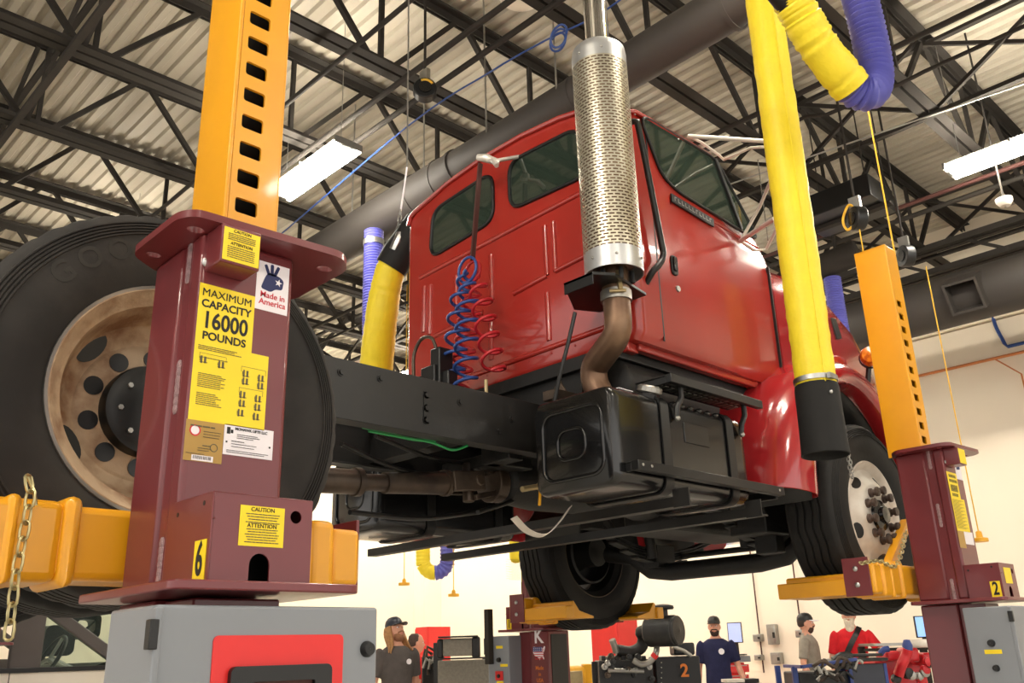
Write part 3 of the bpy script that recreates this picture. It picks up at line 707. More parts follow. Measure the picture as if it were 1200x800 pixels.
def wheel_front(cx, cy, s):
    t = tyre(cx, cy, s, False, wid=1.08)
    o = (cx, cy, AX); ax = (0, s, 0)
    B().lathe([(.285, .10), (.306, .125), (.313, .135), (.304, .138), (.286, .126), (.266, .104), (.238, .113), (.206, .14), (.18, .152), (.17, .154), (.085, .154), (.085, .06)], o, ax, 64).done('rim', 'rimwhite', t, 28)
    B().lathe([(.31, -.132), (.313, -.126), (.29, -.108), (.27, -.09), (.262, -.02), (.262, .05), (.285, .10)], o, ax, 64).done('inner_barrel', 'under', t, 28)
    B().lathe([(.307, -.134), (.315, -.135), (.315, -.127)], o, ax, 64).done('rim_edge', 'shaft', t)
    for k in range(0, 10, 2):
        b = B(); a = 2 * pi * (k - .35) / 10; r = .231
        c = Vector((cx + r * cos(a), cy + s * .118, AX + r * sin(a))); n_ = Vector((cos(a) * .62, s * .78, sin(a) * .62)).normalized(); t1 = Vector((-sin(a), 0, cos(a))); t2 = n_.cross(t1)
        b.rings([[c + t1 * .044 * cos(q) + t2 * .031 * sin(q) + n_ * h for q in [2 * pi * j / 18 for j in range(18)]] for h in (-.004, .0035)])
        b.done('hand_hole', 'black', t, 0)
    for k in range(10):
        a = 2 * pi * k / 10 + .2; c = Vector((cx + .138 * cos(a), cy + s * .154, AX + .138 * sin(a)))
        B().lathe([(.026, 0), (.026, .012), (.018, .018), (.017, .03), (.024, .036), (.024, .052), (.002, .056)], c, ax, 12).done('lug_nut', 'nut', t)
    B().lathe([(.1, .145), (.092, .152), (.085, .17), (.05, .18), (.046, .20), (.002, .205)], o, ax, 28).done('hub', 'blackgloss', t)
    B().lathe([(.2, -.10), (.215, -.09), (.215, .03), (.12, .04), (.1, -.02), (.1, -.16), (.002, -.16)], o, ax, 40).done('brake_drum', 'under', t)
    return t
def wheel_dual(cx, cy, s):
    t = tyre(cx, cy, s, True)
    o = (cx, cy, AX); ax = (0, s, 0)
    B().lathe([(.288, -.12), (.303, -.118), (.27, -.09), (.262, -.03)], o, ax, 64).lathe([(.258, -.05), (.262, .03), (.275, .085), (.29, .105), (.302, .116), (.308, .124), (.306, .130), (.298, .131), (.288, .121), (.274, .103), (.263, .095), (.255, .06), (.247, .025), (.236, -.012), (.215, -.035), (.188, -.048), (.183, -.045), (.178, -.043), (.10, -.043), (.10, -.1)], o, ax, 72).done('rim', 'rust', t, 25)
    B().lathe([(.300, .1305), (.309, .1315), (.312, .122)], o, ax, 72).done('rim_edge', 'galv', t)
    for k in range(10):
        a = 2 * pi * k / 10 + .28; c = Vector((cx + .152 * cos(a), cy + s * -.0425, AX + .152 * sin(a)))
        B().cyl(c, c + Vector((0, s * .003, 0)), .0255, seg=20).done('bolt_hole', 'black', t, 0)
    for k in range(5):
        b = B()
        a = 2 * pi * k / 5 + 2.42; r = .224; c = Vector((cx + r * cos(a), cy + s * -.024, AX + r * sin(a)))
        n_ = Vector((-cos(a) * .45, s * .9, -sin(a) * .45)).normalized(); t1 = Vector((-sin(a), 0, cos(a))); t2 = n_.cross(t1)
        b.rings([[c + t1 * .050 * cos(q) + t2 * .032 * sin(q) + n_ * h for q in [2 * pi * j / 18 for j in range(18)]] for h in (-.006, .005)])
        b.done('hand_hole', 'black', t, 0)
    hb = B().lathe([(.124, -.05), (.124, -.012), (.120, .0), (.104, .003), (.096, .007), (.002, .009)], o, ax, 40).done('hub', 'black', t)
    for k in range(8):
        a = 2 * pi * k / 8 + .1; c = Vector((cx + .086 * cos(a), cy + s * .007, AX + .086 * sin(a)))
        B().cyl(c, c + Vector((0, s * .009, 0)), .0075, seg=6).done('hub_bolt', 'galv', t)
    B().lathe([(.26, .05), (.27, -.02), (.26, -.10), (.1, -.10)], (cx, cy - s * .34, AX), ax, 40).done('inner_rim', 'under', t)
    return t
AX = 2.072
WRR = wheel_dual(.97, 2.43, -1)
# raised maker's lettering on the rear tyre
for k, ch in enumerate('GOODYEAR'):
    a = radians(139 - 11.4 * k); r = .408
    d = Vector((cos(a), 0, sin(a))); tg = Vector((sin(a), 0, -cos(a)))
    text('raised_letter', ch, Vector((.97, 2.43 - .1488, AX)) + d * r, tg, d, .078, 'raised', WRR, bold=.0015, sx=1.0)
tyre(.97, 2.785, -1, False, 'inner_tire')
tyre(.97, mir(2.785), 1, False, 'inner_tire'); wheel_dual(.97, mir(2.43), 1)
for o in bpy.data.objects:
    if o.type == 'MESH' and o.parent and (o.parent == TR or o.parent.parent == TR):
        o.data.transform(Matrix.Translation((.97, 0, AX)) @ Matrix.Diagonal((1.038, 1, 1.038, 1)) @ Matrix.Translation((-.97, 0, -AX)))
B().cyl((.97, 2.6, AX), (.97, mir(2.6), AX), .085, seg=18).ball((.97, YC, AX), (.24, .2, .22), 20, 12).done('rear_axle', 'under', TR)
AX = 2.085
n0 = set(bpy.data.objects)
wheel_front(5.2, 2.43, -1); wheel_front(5.2, 4.58, 1)
for o in set(bpy.data.objects) - n0:
    o.data.transform(Matrix.Translation((-.035, 0, 0)))
    k = 1.055 if o.name.startswith('tire') else 1.03
    o.data.transform(Matrix.Translation((5.2, 0, AX + .006)) @ Matrix.Diagonal((k, 1, k, 1)) @ Matrix.Translation((-5.2, 0, -AX)))
# frame rails
for y, s in ((3.02, 1), (mir(3.02), -1)):
    b = B(); P = [(0, 2.325), (.085, 2.325), (.085, 2.335), (.01, 2.335), (.01, 2.57), (.085, 2.57), (.085, 2.58), (0, 2.58)]
    b.prism([(y + s * a, z) for a, z in P], 'x', .15, 6.3)
    fr = b.done('frame_rail', 'chassis', TR, bevel=.003)
    for x, z in ((1.97, 2.52), (2.17, 2.53), (2.62, 2.50), (2.42, 2.50), (2.42, 2.44), (2.42, 2.385), (2.95, 2.47), (2.86, 2.4), (1.9, 2.39)):
        B().cyl((x, y, z), (x, y - s * .012, z), .012, seg=6).cyl((x, y, z), (x, y - s * .004, z), .018, seg=12).done('bolt_head', 'chassis', fr)
    B().box(2.405, 2.435, y - s * .004 if s > 0 else y, y if s > 0 else y + .004, 2.37, 2.515).done('bolt_strip', 'chassis', fr)
for x in (.45, 1.6, 2.75, 4.2): B().box(x - .05, x + .05, 3.03, mir(3.03), 2.36, 2.56).done('cross_member', 'under', TR, bevel=.005)
# drive line
b = B().tube([(1.05, YC, 2.10), (1.2, YC, 2.10)], [.1, .07], 18).cyl((1.2, YC, 2.105), (2.33, YC, 2.165), .058, seg=24).cyl((2.33, YC, 2.165), (2.36, YC, 2.167), .066, seg=24).cyl((2.36, YC, 2.167), (2.52, YC, 2.18), .04, seg=18)
ds = b.done('drive_shaft', 'shaft', TR)
B().cyl((2.5, YC, 2.178), (2.86, YC, 2.215), .05, .058, seg=22).cyl((2.86, YC, 2.215), (2.89, YC, 2.218), .066, seg=22).done('slip_yoke', 'shaft', ds)
b = B()
for q in (-1, 1): b.bar((2.88, YC + q * .055, 2.218), (3.06, YC + q * .085, 2.235), .03, .10).bar((3.18, YC, 2.245 + q * .055), (3.04, YC, 2.235 + q * .08), .10, .03)
b.cyl((3.03, YC - .1, 2.235), (3.03, YC + .1, 2.235), .03, seg=14).cyl((3.03, YC, 2.135), (3.03, YC, 2.335), .03, seg=14).cyl((3.17, YC, 2.245), (3.24, YC, 2.25), .1, seg=24)
b.done('universal_joint', 'shaft', ds, bevel=.006)
B().box(3.02, 3.3, YC - .2, YC + .2, 2.30, 2.36).box(3.0, 3.1, 3.1, 3.3, 2.30, 2.56).done('bearing_carrier', 'under', TR, bevel=.006)
# gearbox and engine seen from below
b = B().tube([(3.24, YC, 2.27), (3.5, YC, 2.3), (3.9, YC, 2.36), (4.35, YC, 2.40), (4.4, YC, 2.42)], [.12, .17, .22, .24, .30], 20)
b.box(4.4, 5.9, YC - .27, YC + .27, 2.22, 2.9).box(4.5, 5.5, YC - .2, YC + .2, 2.08, 2.22)
b.done('gearbox', 'under', TR, bevel=.03)
# front axle, springs, steering
fa = B().tube([(5.2, 2.62, 2.07), (5.2, 2.78, 2.03), (5.2, 2.92, 1.925), (5.2, 3.1, 1.90), (5.2, 3.8, 1.90), (5.2, 3.97, 1.925), (5.2, 4.12, 2.03), (5.2, 4.35, 2.07)], [.06, .06, .062, .06, .06, .062, .06, .06], 12).done('front_axle', 'under', TR)
for y in (2.98, mir(2.98)):
    b = B()
    for k in range(5):
        L = .72 - .11 * k; zz = 2.04 - .018 * k
        P = [(5.2 + L * q, y, zz + .16 * (q * q) * (L / .72) ** 2) for q in (-1, -.75, -.5, -.25, 0, .25, .5, .75, 1)]
        for p, q in zip(P, P[1:]): b.bar(p, q, .075, .015)
    b.box(5.1, 5.3, y - .06, y + .06, 1.93, 2.08)
    b.box(4.44, 4.56, y - .05, y + .05, 2.15, 2.4).box(5.86, 5.98, y - .05, y + .05, 2.15, 2.4)
    b.done('leaf_spring', 'under', TR, bevel=.004)
    B().cyl((5.0, y + (.09 if y < YC else -.09), 1.98), (4.95, y + (.09 if y < YC else -.09), 2.5), .035, seg=14).done('shock_absorber', 'under', TR)
B().cyl((5.42, 2.7, 2.02), (5.42, 4.2, 2.02), .02, seg=10).done('tie_rod', 'under', TR)
B().box(4.72, 4.98, 2.75, 3.0, 2.02, 2.45).box(4.9, 5.0, 2.8, 2.95, 1.92, 2.1).done('spring_hanger', 'under', TR, bevel=.01)
# fuel tanks on cross beams
def tank(s, name):
    yy = (lambda y: y) if s > 0 else mir
    P = rrect(2.36, 2.835, 2.055, 2.495, .055, 5)
    P = [(yy(a), z) for a, z in P]
    b = B(); R = []
    for x, k in ((2.905, .93), (2.912, .965), (2.93, .99), (2.96, 1.0), (3.9, 1.0), (3.93, .99), (3.945, .95)):
        R.append([(x, yy(2.5975) + (y - yy(2.5975)) * k, 2.275 + (z - 2.275) * k) for y, z in P])
    b.rings(R); t = b.done(name, 'blackgloss', TR, 50)
    b = B()
    for (y0, y1, z0, z1, r, wd) in ((2.42, 2.775, 2.115, 2.425, .06, .010), (2.52, 2.685, 2.20, 2.335, .05, .009)):
        O = [(yy(a), z) for a, z in rrect(y0, y1, z0, z1, r, 5)]
        b.tube([(2.906, a, z) for a, z in O], wd, 8, closed=True)
    b.done('end_emboss', 'blackgloss', t, 60)
    for x in (3.27, 3.80):
        b = B(); Q = [(yy(a), z) for a, z in rrect(2.35, 2.845, 2.045, 2.505, .06, 5)]
        b.rings([[(x - .03, a, z) for a, z in Q], [(x + .03, a, z) for a, z in Q], [(x + .03, yy(2.5975) + (a - yy(2.5975)) * .97, 2.275 + (z - 2.275) * .97) for a, z in Q], [(x - .03, yy(2.5975) + (a - yy(2.5975)) * .97, 2.275 + (z - 2.275) * .97) for a, z in Q]], closed=True, caps=False)
        b.done('tank_strap', 'black', t, 40)
    for y in ((2.362,) if s > 0 else ()):
        B().box(3.42, 3.62, 2.3555, 2.362, 2.30, 2.40).done('embossed_plate', 'blackgloss', t, bevel=.003)
        b = B()
        for k in range(6): b.ball((3.37 + .07 * k, 2.372, 2.478), (.022, .014, .012), 10, 6)
        b.done('tank_ribs', 'blackgloss', t)
        B().lathe([(.045, 0), (.045, .05), (.05, .05)], (3.25, 2.43, 2.47), (0, -.35, 1), 20).done('filler_neck', 'black', t)
        B().lathe([(.052, .0), (.058, .006), (.058, .028), (.045, .036), (.002, .038)], Vector((3.25, 2.43, 2.47)) + Vector((0, -.35, 1)).normalized() * .05, (0, -.35, 1), 16).done('filler_cap', 'galv', t, 20)
        B().box(3.0, 3.1, 2.39, 2.43, 2.4935, 2.4965).done('white_label', 'white', t, 0)
    return t
tk = tank(1, 'fuel_tank'); tank(-1, 'fuel_tank')
for x in (3.28, 3.86):
    P = [(x - .03, 1.985), (x + .03, 1.985), (x + .03, 1.992), (x - .022, 1.992), (x - .022, 2.028), (x - .03, 2.028)]
    b = B().prism(P, 'y', 2.25, mir(2.25)).prism([(2.245, 1.98), (2.33, 1.98), (2.33, 2.06), (2.245, 2.06)], 'x', x - .034, x - .026)
    b.done('tank_support', 'chassis', TR, 0)
# steps
st = B().box(2.97, 4.15, 2.29, 2.33, 2.112, 2.155).box(2.971, 4.149, 2.331, 2.45, 2.146, 2.154).box(2.972, 2.99, 2.331, 2.46, 2.113, 2.145).box(4.131, 4.148, 2.331, 2.6, 2.10, 2.145).done('lower_step', 'black', TR, bevel=.003)
for x in (3.0, 3.06, 4.1): B().ball((x, 2.288, 2.135), (.007, .004, .007), 8, 6).done('step_bolt', 'galv', st)
us = B().box(3.26, 4.04, 2.29, 2.32, 2.548, 2.59).box(3.261, 4.039, 2.321, 2.5, 2.582, 2.589).box(3.262, 3.275, 2.321, 2.5, 2.549, 2.581).done('upper_step', 'black', TR, bevel=.003)
b = B()
for k in range(16):
    for j in range(2): b.box(3.3 + .046 * k, 3.328 + .046 * k, 2.35 + .07 * j, 2.40 + .07 * j, 2.578, 2.5822)
b.done('tread_slots', 'galv', us, 0)
for x in (3.38, 3.92):
    B().tube([(x, 2.33, 2.57), (x, 2.33, 2.50), (x - .03, 2.335, 2.45), (x - .03, 2.345, 2.40)], .014, 8).done('step_bracket', 'black', us)
    B().ball((x - .03, 2.338, 2.40), .014, 8, 6).done('step_bolt', 'galv', us)
# black air tank and gear below cab; flat floor box added to block light
b = B().cyl((3.35, 2.72, 2.64), (4.1, 2.72, 2.64), .14, seg=24).ball((3.35, 2.72, 2.64), (.06, .14, .14), 24, 10).box(3.34, 4.5, 2.9, 4.0, 2.55, 2.84).box(3.3, 4.6, 2.62, 4.25, 2.76, 2.83)
b.done('air_cleaner', 'under', TR, bevel=.01)
B().prism([(2.93, 2.70), (3.02, 2.60), (2.93, 2.56), (2.88, 2.62)], 'x', 3.2, 3.215).box(3.1, 3.3, 2.86, 2.95, 2.57, 2.62).done('cab_mount', 'shaft', TR, bevel=.004)

# ---- cab
HW, ZB = .935, 2.835
def ring(x, hw, zb, zr, cr, rad=1.0, inset=0):
    half = [(hw - .03 * rad, zb), (hw, zb + .05), (hw, 3.55), (hw - .006, zr - .12), (hw - .014, zr - .04), (hw - .034, zr - .006), (hw - .075, zr + .014), (hw * .55, zr + cr * .72), (hw * .2, zr + cr * .97)]
    P = [(x, YC - a, z) for a, z in half] + [(x, YC + a, z) for a, z in half[::-1]]
    return P
b = B()
b.rings([ring(3.33, HW - .045, ZB + .02, 4.18, .12), ring(3.338, HW - .02, ZB + .01, 4.195, .125), ring(3.36, HW - .004, ZB, 4.21, .13), ring(3.40, HW, ZB, 4.215, .13), ring(4.10, HW, ZB, 4.225, .13), ring(4.24, HW - .005, ZB, 4.21, .12), ring(4.32, HW - .015, ZB, 4.16, .08), ring(4.70, HW - .015, ZB, 3.70, .05), ring(4.78, HW - .03, ZB, 3.64, .03)])
cab = b.done('cab', 'red', TR, 40)
# roof edge lip at the rear and sides
def roofline(x, hw, zr, cr, e=.012):
    q = [(hw - .012 + e, zr - .05), (hw - .03 + e, zr - .004 + e), (hw - .075 + e, zr + .016 + e), (hw * .55, zr + cr * .72 + e), (hw * .2, zr + cr * .97 + e)]
    return [(x, YC - a, z) for a, z in q] + [(x, YC + a, z) for a, z in q[::-1]]
B().tube(roofline(3.325, HW - .03, 4.185, .122), .016, 8).done('roof_lip', 'red', cab)
B().tube([(3.33, YC - HW + .03, 4.13), (3.45, YC - HW + .002, 4.165), (4.15, YC - HW + .002, 4.175), (4.28, YC - HW + .012, 4.13)], .014, 8).done('drip_rail', 'red', cab)
# rear windows
def window(P, plane, v, out, seal=.022, name='rear_window'):
    O = rpoly(P, .10, 5)
    cx_, cy_ = sum(p[0] for p in P) / len(P), sum(p[1] for p in P) / len(P)
    k = 'xyz'.index(plane)
    def Q(q, t): return [(t, q[0], q[1]), (q[0], t, q[1])][k]
    a, c_ = sorted((v, v + out * .004)); g = B().prism(O, plane, a, c_).done(name, 'glass', cab, 0)
    B().tube([Q(q, v + out * .004) for q in O], seal * .62, 8, closed=True, flat=.8).done('window_seal', 'black', g, 60)
    return g
window([(mir(2.755) - .005, 3.815), (mir(2.79), 4.145), (3.507, 4.185), (3.507, 3.855)], 'x', 3.33, -1)
window([(3.363, 3.865), (3.363, 4.185), (2.80, 4.16), (2.755, 3.84)], 'x', 3.33, -1)
b = B()
def rib(y0, z0, y1, z1, w_=.017): b.tube([(3.331, y0, z0), (3.331, y1, z1)], w_, 8)
for q in ((4.22, 3.715, 2.62, 3.76), (3.095, 3.66, 3.092, 3.36), (3.092, 3.36, 3.36, 3.335), (3.03, 3.365, 2.66, 3.39), (3.03, 3.365, 3.03, 3.66), (3.54, 3.64, 3.54, 3.35), (3.86, 3.61, 3.86, 3.39), (3.10, 3.26, 3.10, 2.98), (2.66, 3.28, 2.66, 3.0), (3.555, 3.24, 3.56, 2.99), (4.17, 3.64, 4.18, 3.33), (4.11, 3.63, 4.12, 3.30), (4.07, 3.275, 3.62, 3.30), (4.23, 2.93, 2.6, 2.945)): rib(*q)
b.done('pressed_ribs', 'red', cab, 60)
B().box(3.335, 3.42, 2.58, 4.28, 2.79, 2.84).box(3.40, 4.66, YC - HW + .06, YC - HW + .11, 2.80, 2.84).done('sill', 'red', cab, bevel=.008)
b = B()
for k in range(9): b.ball((3.328, 2.75 + .17 * k, 2.905), (.004, .006, .006), 8, 6)
b.done('rivets', 'red', cab)
# side: door seams, window, badge, handles
YS = YC - HW
B().box(3.527, 3.537, YS - .001, YS + .004, 2.86, 4.12).done('door_seam', 'black', cab, 0)
B().box(4.685, 4.695, YS - .0, YS + .02, 2.87, 3.6).done('door_seam', 'black', cab, 0)
sw = window([(3.475, 4.165), (4.215, 4.17), (4.61, 3.74), (3.78, 3.79), (3.64, 3.84)], 'y', YS, -1, .016, 'door_window')
B().bar((4.20, YS - .01, 4.16), (4.40, YS - .01, 3.755), .02, .028).done('divider_bar', 'black', sw, bevel=.004)
for a, c_ in (((845, 183), (4.25, 4.15)),): pass
B().tube([(3.72, YS - .006, 3.735), (4.62, YS - .006, 3.685)], .006, 6).done('belt_moulding', 'red', cab)
bd = B().bar((3.70, YS - .008, 3.725), (4.10, YS - .008, 3.70), .012, .052).done('badge', 'black', cab, bevel=.003)
b = B(); x = 3.725
for L in range(11):
    zc = 3.7255 - (x - 3.70) * .0625; q = random.choice((0, 1, 2))
    y_ = YS - .0148
    b.box(x, x + .005, y_, y_ + .002, zc - .013, zc + .013)
    if q != 1: b.box(x, x + .02, y_, y_ + .002, zc + .008, zc + .013)
    if q != 0: b.box(x + .006, x + .022, y_, y_ + .002, zc - .013, zc - .008)
    if q == 2: b.box(x + .016, x + .021, y_, y_ + .002, zc - .01, zc + .01)
    x += .033
b.done('badge_relief', 'galv', bd, 0)
B().prism([(3.70, 3.72 - .035), (3.702, 3.72 - .035), (3.702, 3.7), (3.70, 3.7)], 'y', YS - .002, YS).done('badge_clip', 'black', bd, 0)
gh = B().tube(bez([(3.39, YS + .01, 4.07), (3.385, YS - .045, 4.05), (3.40, YS - .055, 3.98), (3.50, YS - .055, 3.40), (3.505, YS - .055, 3.30), (3.46, YS - .055, 3.235), (3.43, YS - .04, 3.20), (3.43, YS + .01, 3.15)], 28), .017, 10).done('grab_handle', 'black', TR, 60)
dh = B().prism(rrect(3.645, 3.70, 3.255, 3.37, .022), 'y', YS - .012, YS + .004).done('door_handle', 'black', cab, bevel=.006)
B().prism(rrect(3.655, 3.685, 3.275, 3.36, .012), 'y', YS - .022, YS - .012).done('pull', 'blackgloss', dh, bevel=.004)
B().lathe([(.018, 0), (.016, .008), (.002, .008)], (3.69, YS, 3.185), (0, -1, 0), 16).done('door_lock', 'galv', cab)
# windscreen for the front
b = B(); A_ = [(4.328, YC - HW + .12, 4.14), (4.328, YC + HW - .12, 4.14), (4.69, YC + HW - .10, 3.725), (4.69, YC - HW + .10, 3.725)]
n_ = Vector((.415, 0, .362)).normalized() * .012
b.rings([[Vector(p) - n_ for p in A_], [Vector(p) + n_ for p in A_]]); b.done('windscreen', 'glass', cab, 0)
# mirror arms and aerial
U = Vector((3.93, YS - .01, 4.205)); Lw = on(868, 282, 1, YS - .01)
mt_, mb_ = on(906, 166, 1, 2.10), on(908, 256, 1, 2.10)
b = B().tube([U, U.lerp(mt_, .5), mt_], .013, 8).tube([on(848, 187, 1, YS), on(880, 173, 1, 2.3), mt_ - Vector((0, 0, .03))], .009, 8).tube([Lw, on(890, 243, 1, 2.35), on(906, 205, 1, 2.12)], .010, 8).tube([Lw, mb_], .014, 8)
b.tube([Lw + Vector((.0, 0, 0)), Lw + Vector((.12, -.01, -.03)), on(898, 292, 1, YS - .05), on(910, 268, 1, 2.3)], .010, 8).cyl(mt_ + Vector((0, 0, .03)), mb_ - Vector((0, 0, .05)), .011, seg=8)
b.tube([U, U + Vector((.12, -.01, .004)), U + Vector((.3, -.01, -.01)), on(848, 187, 1, YS)], .008, 8)
ma = b.done('mirror_arm', 'silver', TR, 60)
B().prism(rrect(mt_.x - .035, mt_.x + .10, mb_.z, mt_.z, .03), 'y', mt_.y - .02, mt_.y + .035).done('mirror_head', 'chrome', ma, bevel=.01)
B().cyl(on(900, 282, 1, 2.62), on(888, 187, 1, 2.62), .004, seg=6).done('aerial', 'chrome', TR)
b = B()
for p in ((744, 134), (795, 163)): b.ball(on(p[0], p[1], 1, YS - .01), .006, 8, 6)
b.done('trim_screws', 'galv', cab)
# ---- bonnet and wings
def hring(x, hw, zt, zb, r=.14):
    half = [(hw, zb), (hw, zt - r * 1.6), (hw - r * .12, zt - r * .8), (hw - r * .45, zt - r * .3), (hw - r, zt - r * .02), (hw * .4, zt + .03)]
    return [(x, YC - a, z) for a, z in half] + [(x, YC + a, z) for a, z in half[::-1]]
hd = B().rings([hring(4.74, .92, 3.66, 2.86), hring(5.1, .92, 3.70, 2.85), hring(5.5, .905, 3.68, 2.85), hring(5.9, .87, 3.56, 2.8), hring(6.3, .80, 3.36, 2.7), hring(6.5, .72, 3.2, 2.65)]).done('bonnet', 'redgloss', TR, 40)
P_ = [on(q[0], q[1], 1, 2.545) for q in ((970, 373), (976, 374), (983, 398), (977, 398))]
B().prism([(p.x, p.z) for p in P_], 'y', 2.52, 2.60).done('bonnet_vent', 'black', hd, bevel=.004)
B().box(4.722, 4.742, YC - .91, YC + .91, 2.9, 3.58).done('bonnet_gap', 'black', hd, 0)
def wing(s):
    yy = (lambda y: y) if s > 0 else mir
    ST = [(176, (.67, .67, .82, .95, 1.04, 1.09, 1.10)), (163, (.69, .69, .83, .95, 1.03, 1.08, 1.09)), (150, (.72, .72, .84, .94, 1.01, 1.05, 1.07)), (135, (.77, .77, .86, .93, .99, 1.03, 1.06)), (120, (.80, .80, .87, .93, .98, 1.02, 1.06)), (105, (.81, .81, .87, .93, .97, 1.01, 1.06)), (90, (.79, .79, .86, .92, .96, 1.0, 1.06)), (70, (.72, .72, .81, .88, .92, .97, 1.04)), (50, (.66, .66, .75, .83, .88, .94, 1.03)), (30, (.63, .63, .70, .77, .83, .90, 1.04)), (12, (.62, .62, .68, .75, .82, .92, 1.1)), (0, (.62, .62, .68, .74, .82, .95, 1.15))]
    Y = (2.40, 2.275, 2.262, 2.285, 2.35, 2.47, 2.86)
    out, inn = [], []
    for a, R in ST:
        a = radians(a)
        row = []
        for r, y in zip(R, Y):
            x, z = 5.2 + r * cos(a), AX + r * sin(a)
            row.append((x, yy(y), z))
        out.append(row)
    b = B(); b.sheet(out)
    o = b.done('wing', 'redgloss', TR, 50)
    md = o.modifiers.new('s', 'SOLIDIFY'); md.thickness = .006
    sb = o.modifiers.new('u', 'SUBSURF'); sb.levels = 1; sb.render_levels = 2
    # dark liner of the wheel arch
    L = [[(5.2 + (R[0] + .012) * cos(radians(a)), yy(y), AX + (R[0] + .012) * sin(radians(a))) for y in (2.34, 2.85)] for a, R in ST]
    ln = B().sheet(L).done('arch_liner', 'black', o, 60)
    ln.modifiers.new('s', 'SOLIDIFY').thickness = .004
    return o
wr = wing(1); wing(-1)
B().box(4.62, 6.3, 2.80, 4.07, 2.60, 2.64).box(4.15, 4.60, 2.80, 2.83, 2.2, 2.95).box(4.6, 6.0, 2.83, 2.86, 2.45, 2.95).done('light_block_pan', 'under', TR, 0)  # dark underhood pan and panels added to block light
sg = on(1020, 417, 1, 2.43)
s_ = B().lathe([(.002, -.05), (.06, -.045), (.068, -.01), (.068, .012), (.058, .03), (.002, .04)], sg, (-.75, -.45, .1), 20).done('turn_signal', 'amber', TR, 40)
B().lathe([(.072, -.052), (.072, -.035), (.066, -.03)], sg, (-.75, -.45, .1), 20).bar(sg + Vector((.04, .04, -.06)), sg + Vector((.06, .1, -.28)), .03, .02).done('signal_bracket', 'black', s_)
B().box(6.52, 6.56, YC - .5, YC + .5, 2.6, 3.05).box(6.45, 6.6, YC - 1.1, YC + 1.1, 2.2, 2.5).done('bumper', 'chrome', TR, bevel=.02)

# ---- exhaust stack
SX, SY = 3.14, 2.478
sm = bpy.data.materials.new('perforated_shield'); sm.use_nodes = True
nt = sm.node_tree; bs = nt.nodes['Principled BSDF']; Lk = nt.links
def mth(op, a, b_=None, c_=None):
    n = nt.nodes.new('ShaderNodeMath'); n.operation = op
    for i, v in enumerate((a, b_, c_)):
        if v is None: continue
        if isinstance(v, (int, float)): n.inputs[i].default_value = v
        else: Lk.new(v, n.inputs[i])
    return n.outputs[0]
tc = nt.nodes.new('ShaderNodeTexCoord'); sp = nt.nodes.new('ShaderNodeSeparateXYZ'); Lk.new(tc.outputs['Object'], sp.inputs[0])
xx, yy_, zz = mth('SUBTRACT', sp.outputs[0], SX), mth('SUBTRACT', sp.outputs[1], SY), sp.outputs[2]
ang = mth('MULTIPLY', mth('ARCTAN2', yy_, xx), .143 / .0345)
row = mth('DIVIDE', zz, .0172); ri = mth('FLOOR', row); rf = mth('SUBTRACT', row, ri)
col = mth('ADD', ang, mth('MULTIPLY', mth('MODULO', ri, 2.0), .5)); cf = mth('SUBTRACT', col, mth('FLOOR', col))
slot = mth('MULTIPLY', mth('LESS_THAN', mth('ABSOLUTE', mth('SUBTRACT', cf, .5)), .37), mth('LESS_THAN', mth('ABSOLUTE', mth('SUBTRACT', rf, .5)), .225))
zone = mth('MULTIPLY', mth('GREATER_THAN', zz, 3.205), mth('LESS_THAN', zz, 4.27)); slot = mth('MULTIPLY', slot, zone)
tr = nt.nodes.new('ShaderNodeBsdfTransparent'); mx = nt.nodes.new('ShaderNodeMixShader')
Lk.new(slot, mx.inputs[0]); Lk.new(bs.outputs[0], mx.inputs[1]); Lk.new(tr.outputs[0], mx.inputs[2]); Lk.new(mx.outputs[0], nt.nodes['Material Output'].inputs[0])
bs.inputs['Metallic'].default_value = .8; bs.inputs['Roughness'].default_value = .38
ns = nt.nodes.new('ShaderNodeTexNoise'); ns.inputs['Scale'].default_value = 5; rp = nt.nodes.new('ShaderNodeValToRGB'); Lk.new(tc.outputs['Object'], ns.inputs['Vector']); Lk.new(ns.outputs[0], rp.inputs[0])
rp.color_ramp.elements[0].color = (*lin((190, 180, 154)), 1); rp.color_ramp.elements[1].color = (*lin((212, 206, 190)), 1); mc = nt.nodes.new('ShaderNodeMix'); mc.data_type = 'RGBA'; Lk.new(zone, mc.inputs[0]); mc.inputs[6].default_value = (*lin((198, 199, 200)), 1); Lk.new(rp.outputs[0], mc.inputs[7]); Lk.new(mc.outputs[2], bs.inputs['Base Color'])
hs = B().lathe([(.136, 3.10), (.143, 3.10), (.143, 4.335), (.138, 4.372), (.118, 4.392), (.08, 4.398), (.072, 4.40)], (SX, SY, 0), (0, 0, 1), 64).done('heat_shield', sm, TR, 40)
es = B().lathe([(.002, 3.13), (.06, 3.13), (.118, 3.16), (.12, 3.2), (.12, 4.3), (.07, 4.36)], (SX, SY, 0), (0, 0, 1), 32).done('muffler_body', 'rustpipe', hs)
for a, z in ((-2.35, 3.155), (-2.35, 4.31), (-3.2, 3.155), (-3.2, 4.31), (-1.3, 3.155)):
    B().ball((SX + .144 * cos(a), SY + .144 * sin(a), z), .008, 8, 6).done('shield_rivet', 'galv', hs)
B().cyl((SX, SY, 4.33), (SX, SY, 6.2), .064, seg=32).cyl((SX, SY, 4.39), (SX, SY, 4.42), .069, seg=32).done('stack_pipe', 'chrome', TR)
ex = B().tube(bez([(SX, SY, 3.14), (SX, SY, 2.98), (SX, SY, 2.86), on(721, 395, 0, SX + .01), on(708, 414, 0, SX + .03), on(697, 430, 0, SX + .05), on(697, 447, 0, SX + .06), on(706, 468, 0, SX + .07)], 36), .066, 22).done('exhaust_elbow', 'rustpipe', TR, 60)
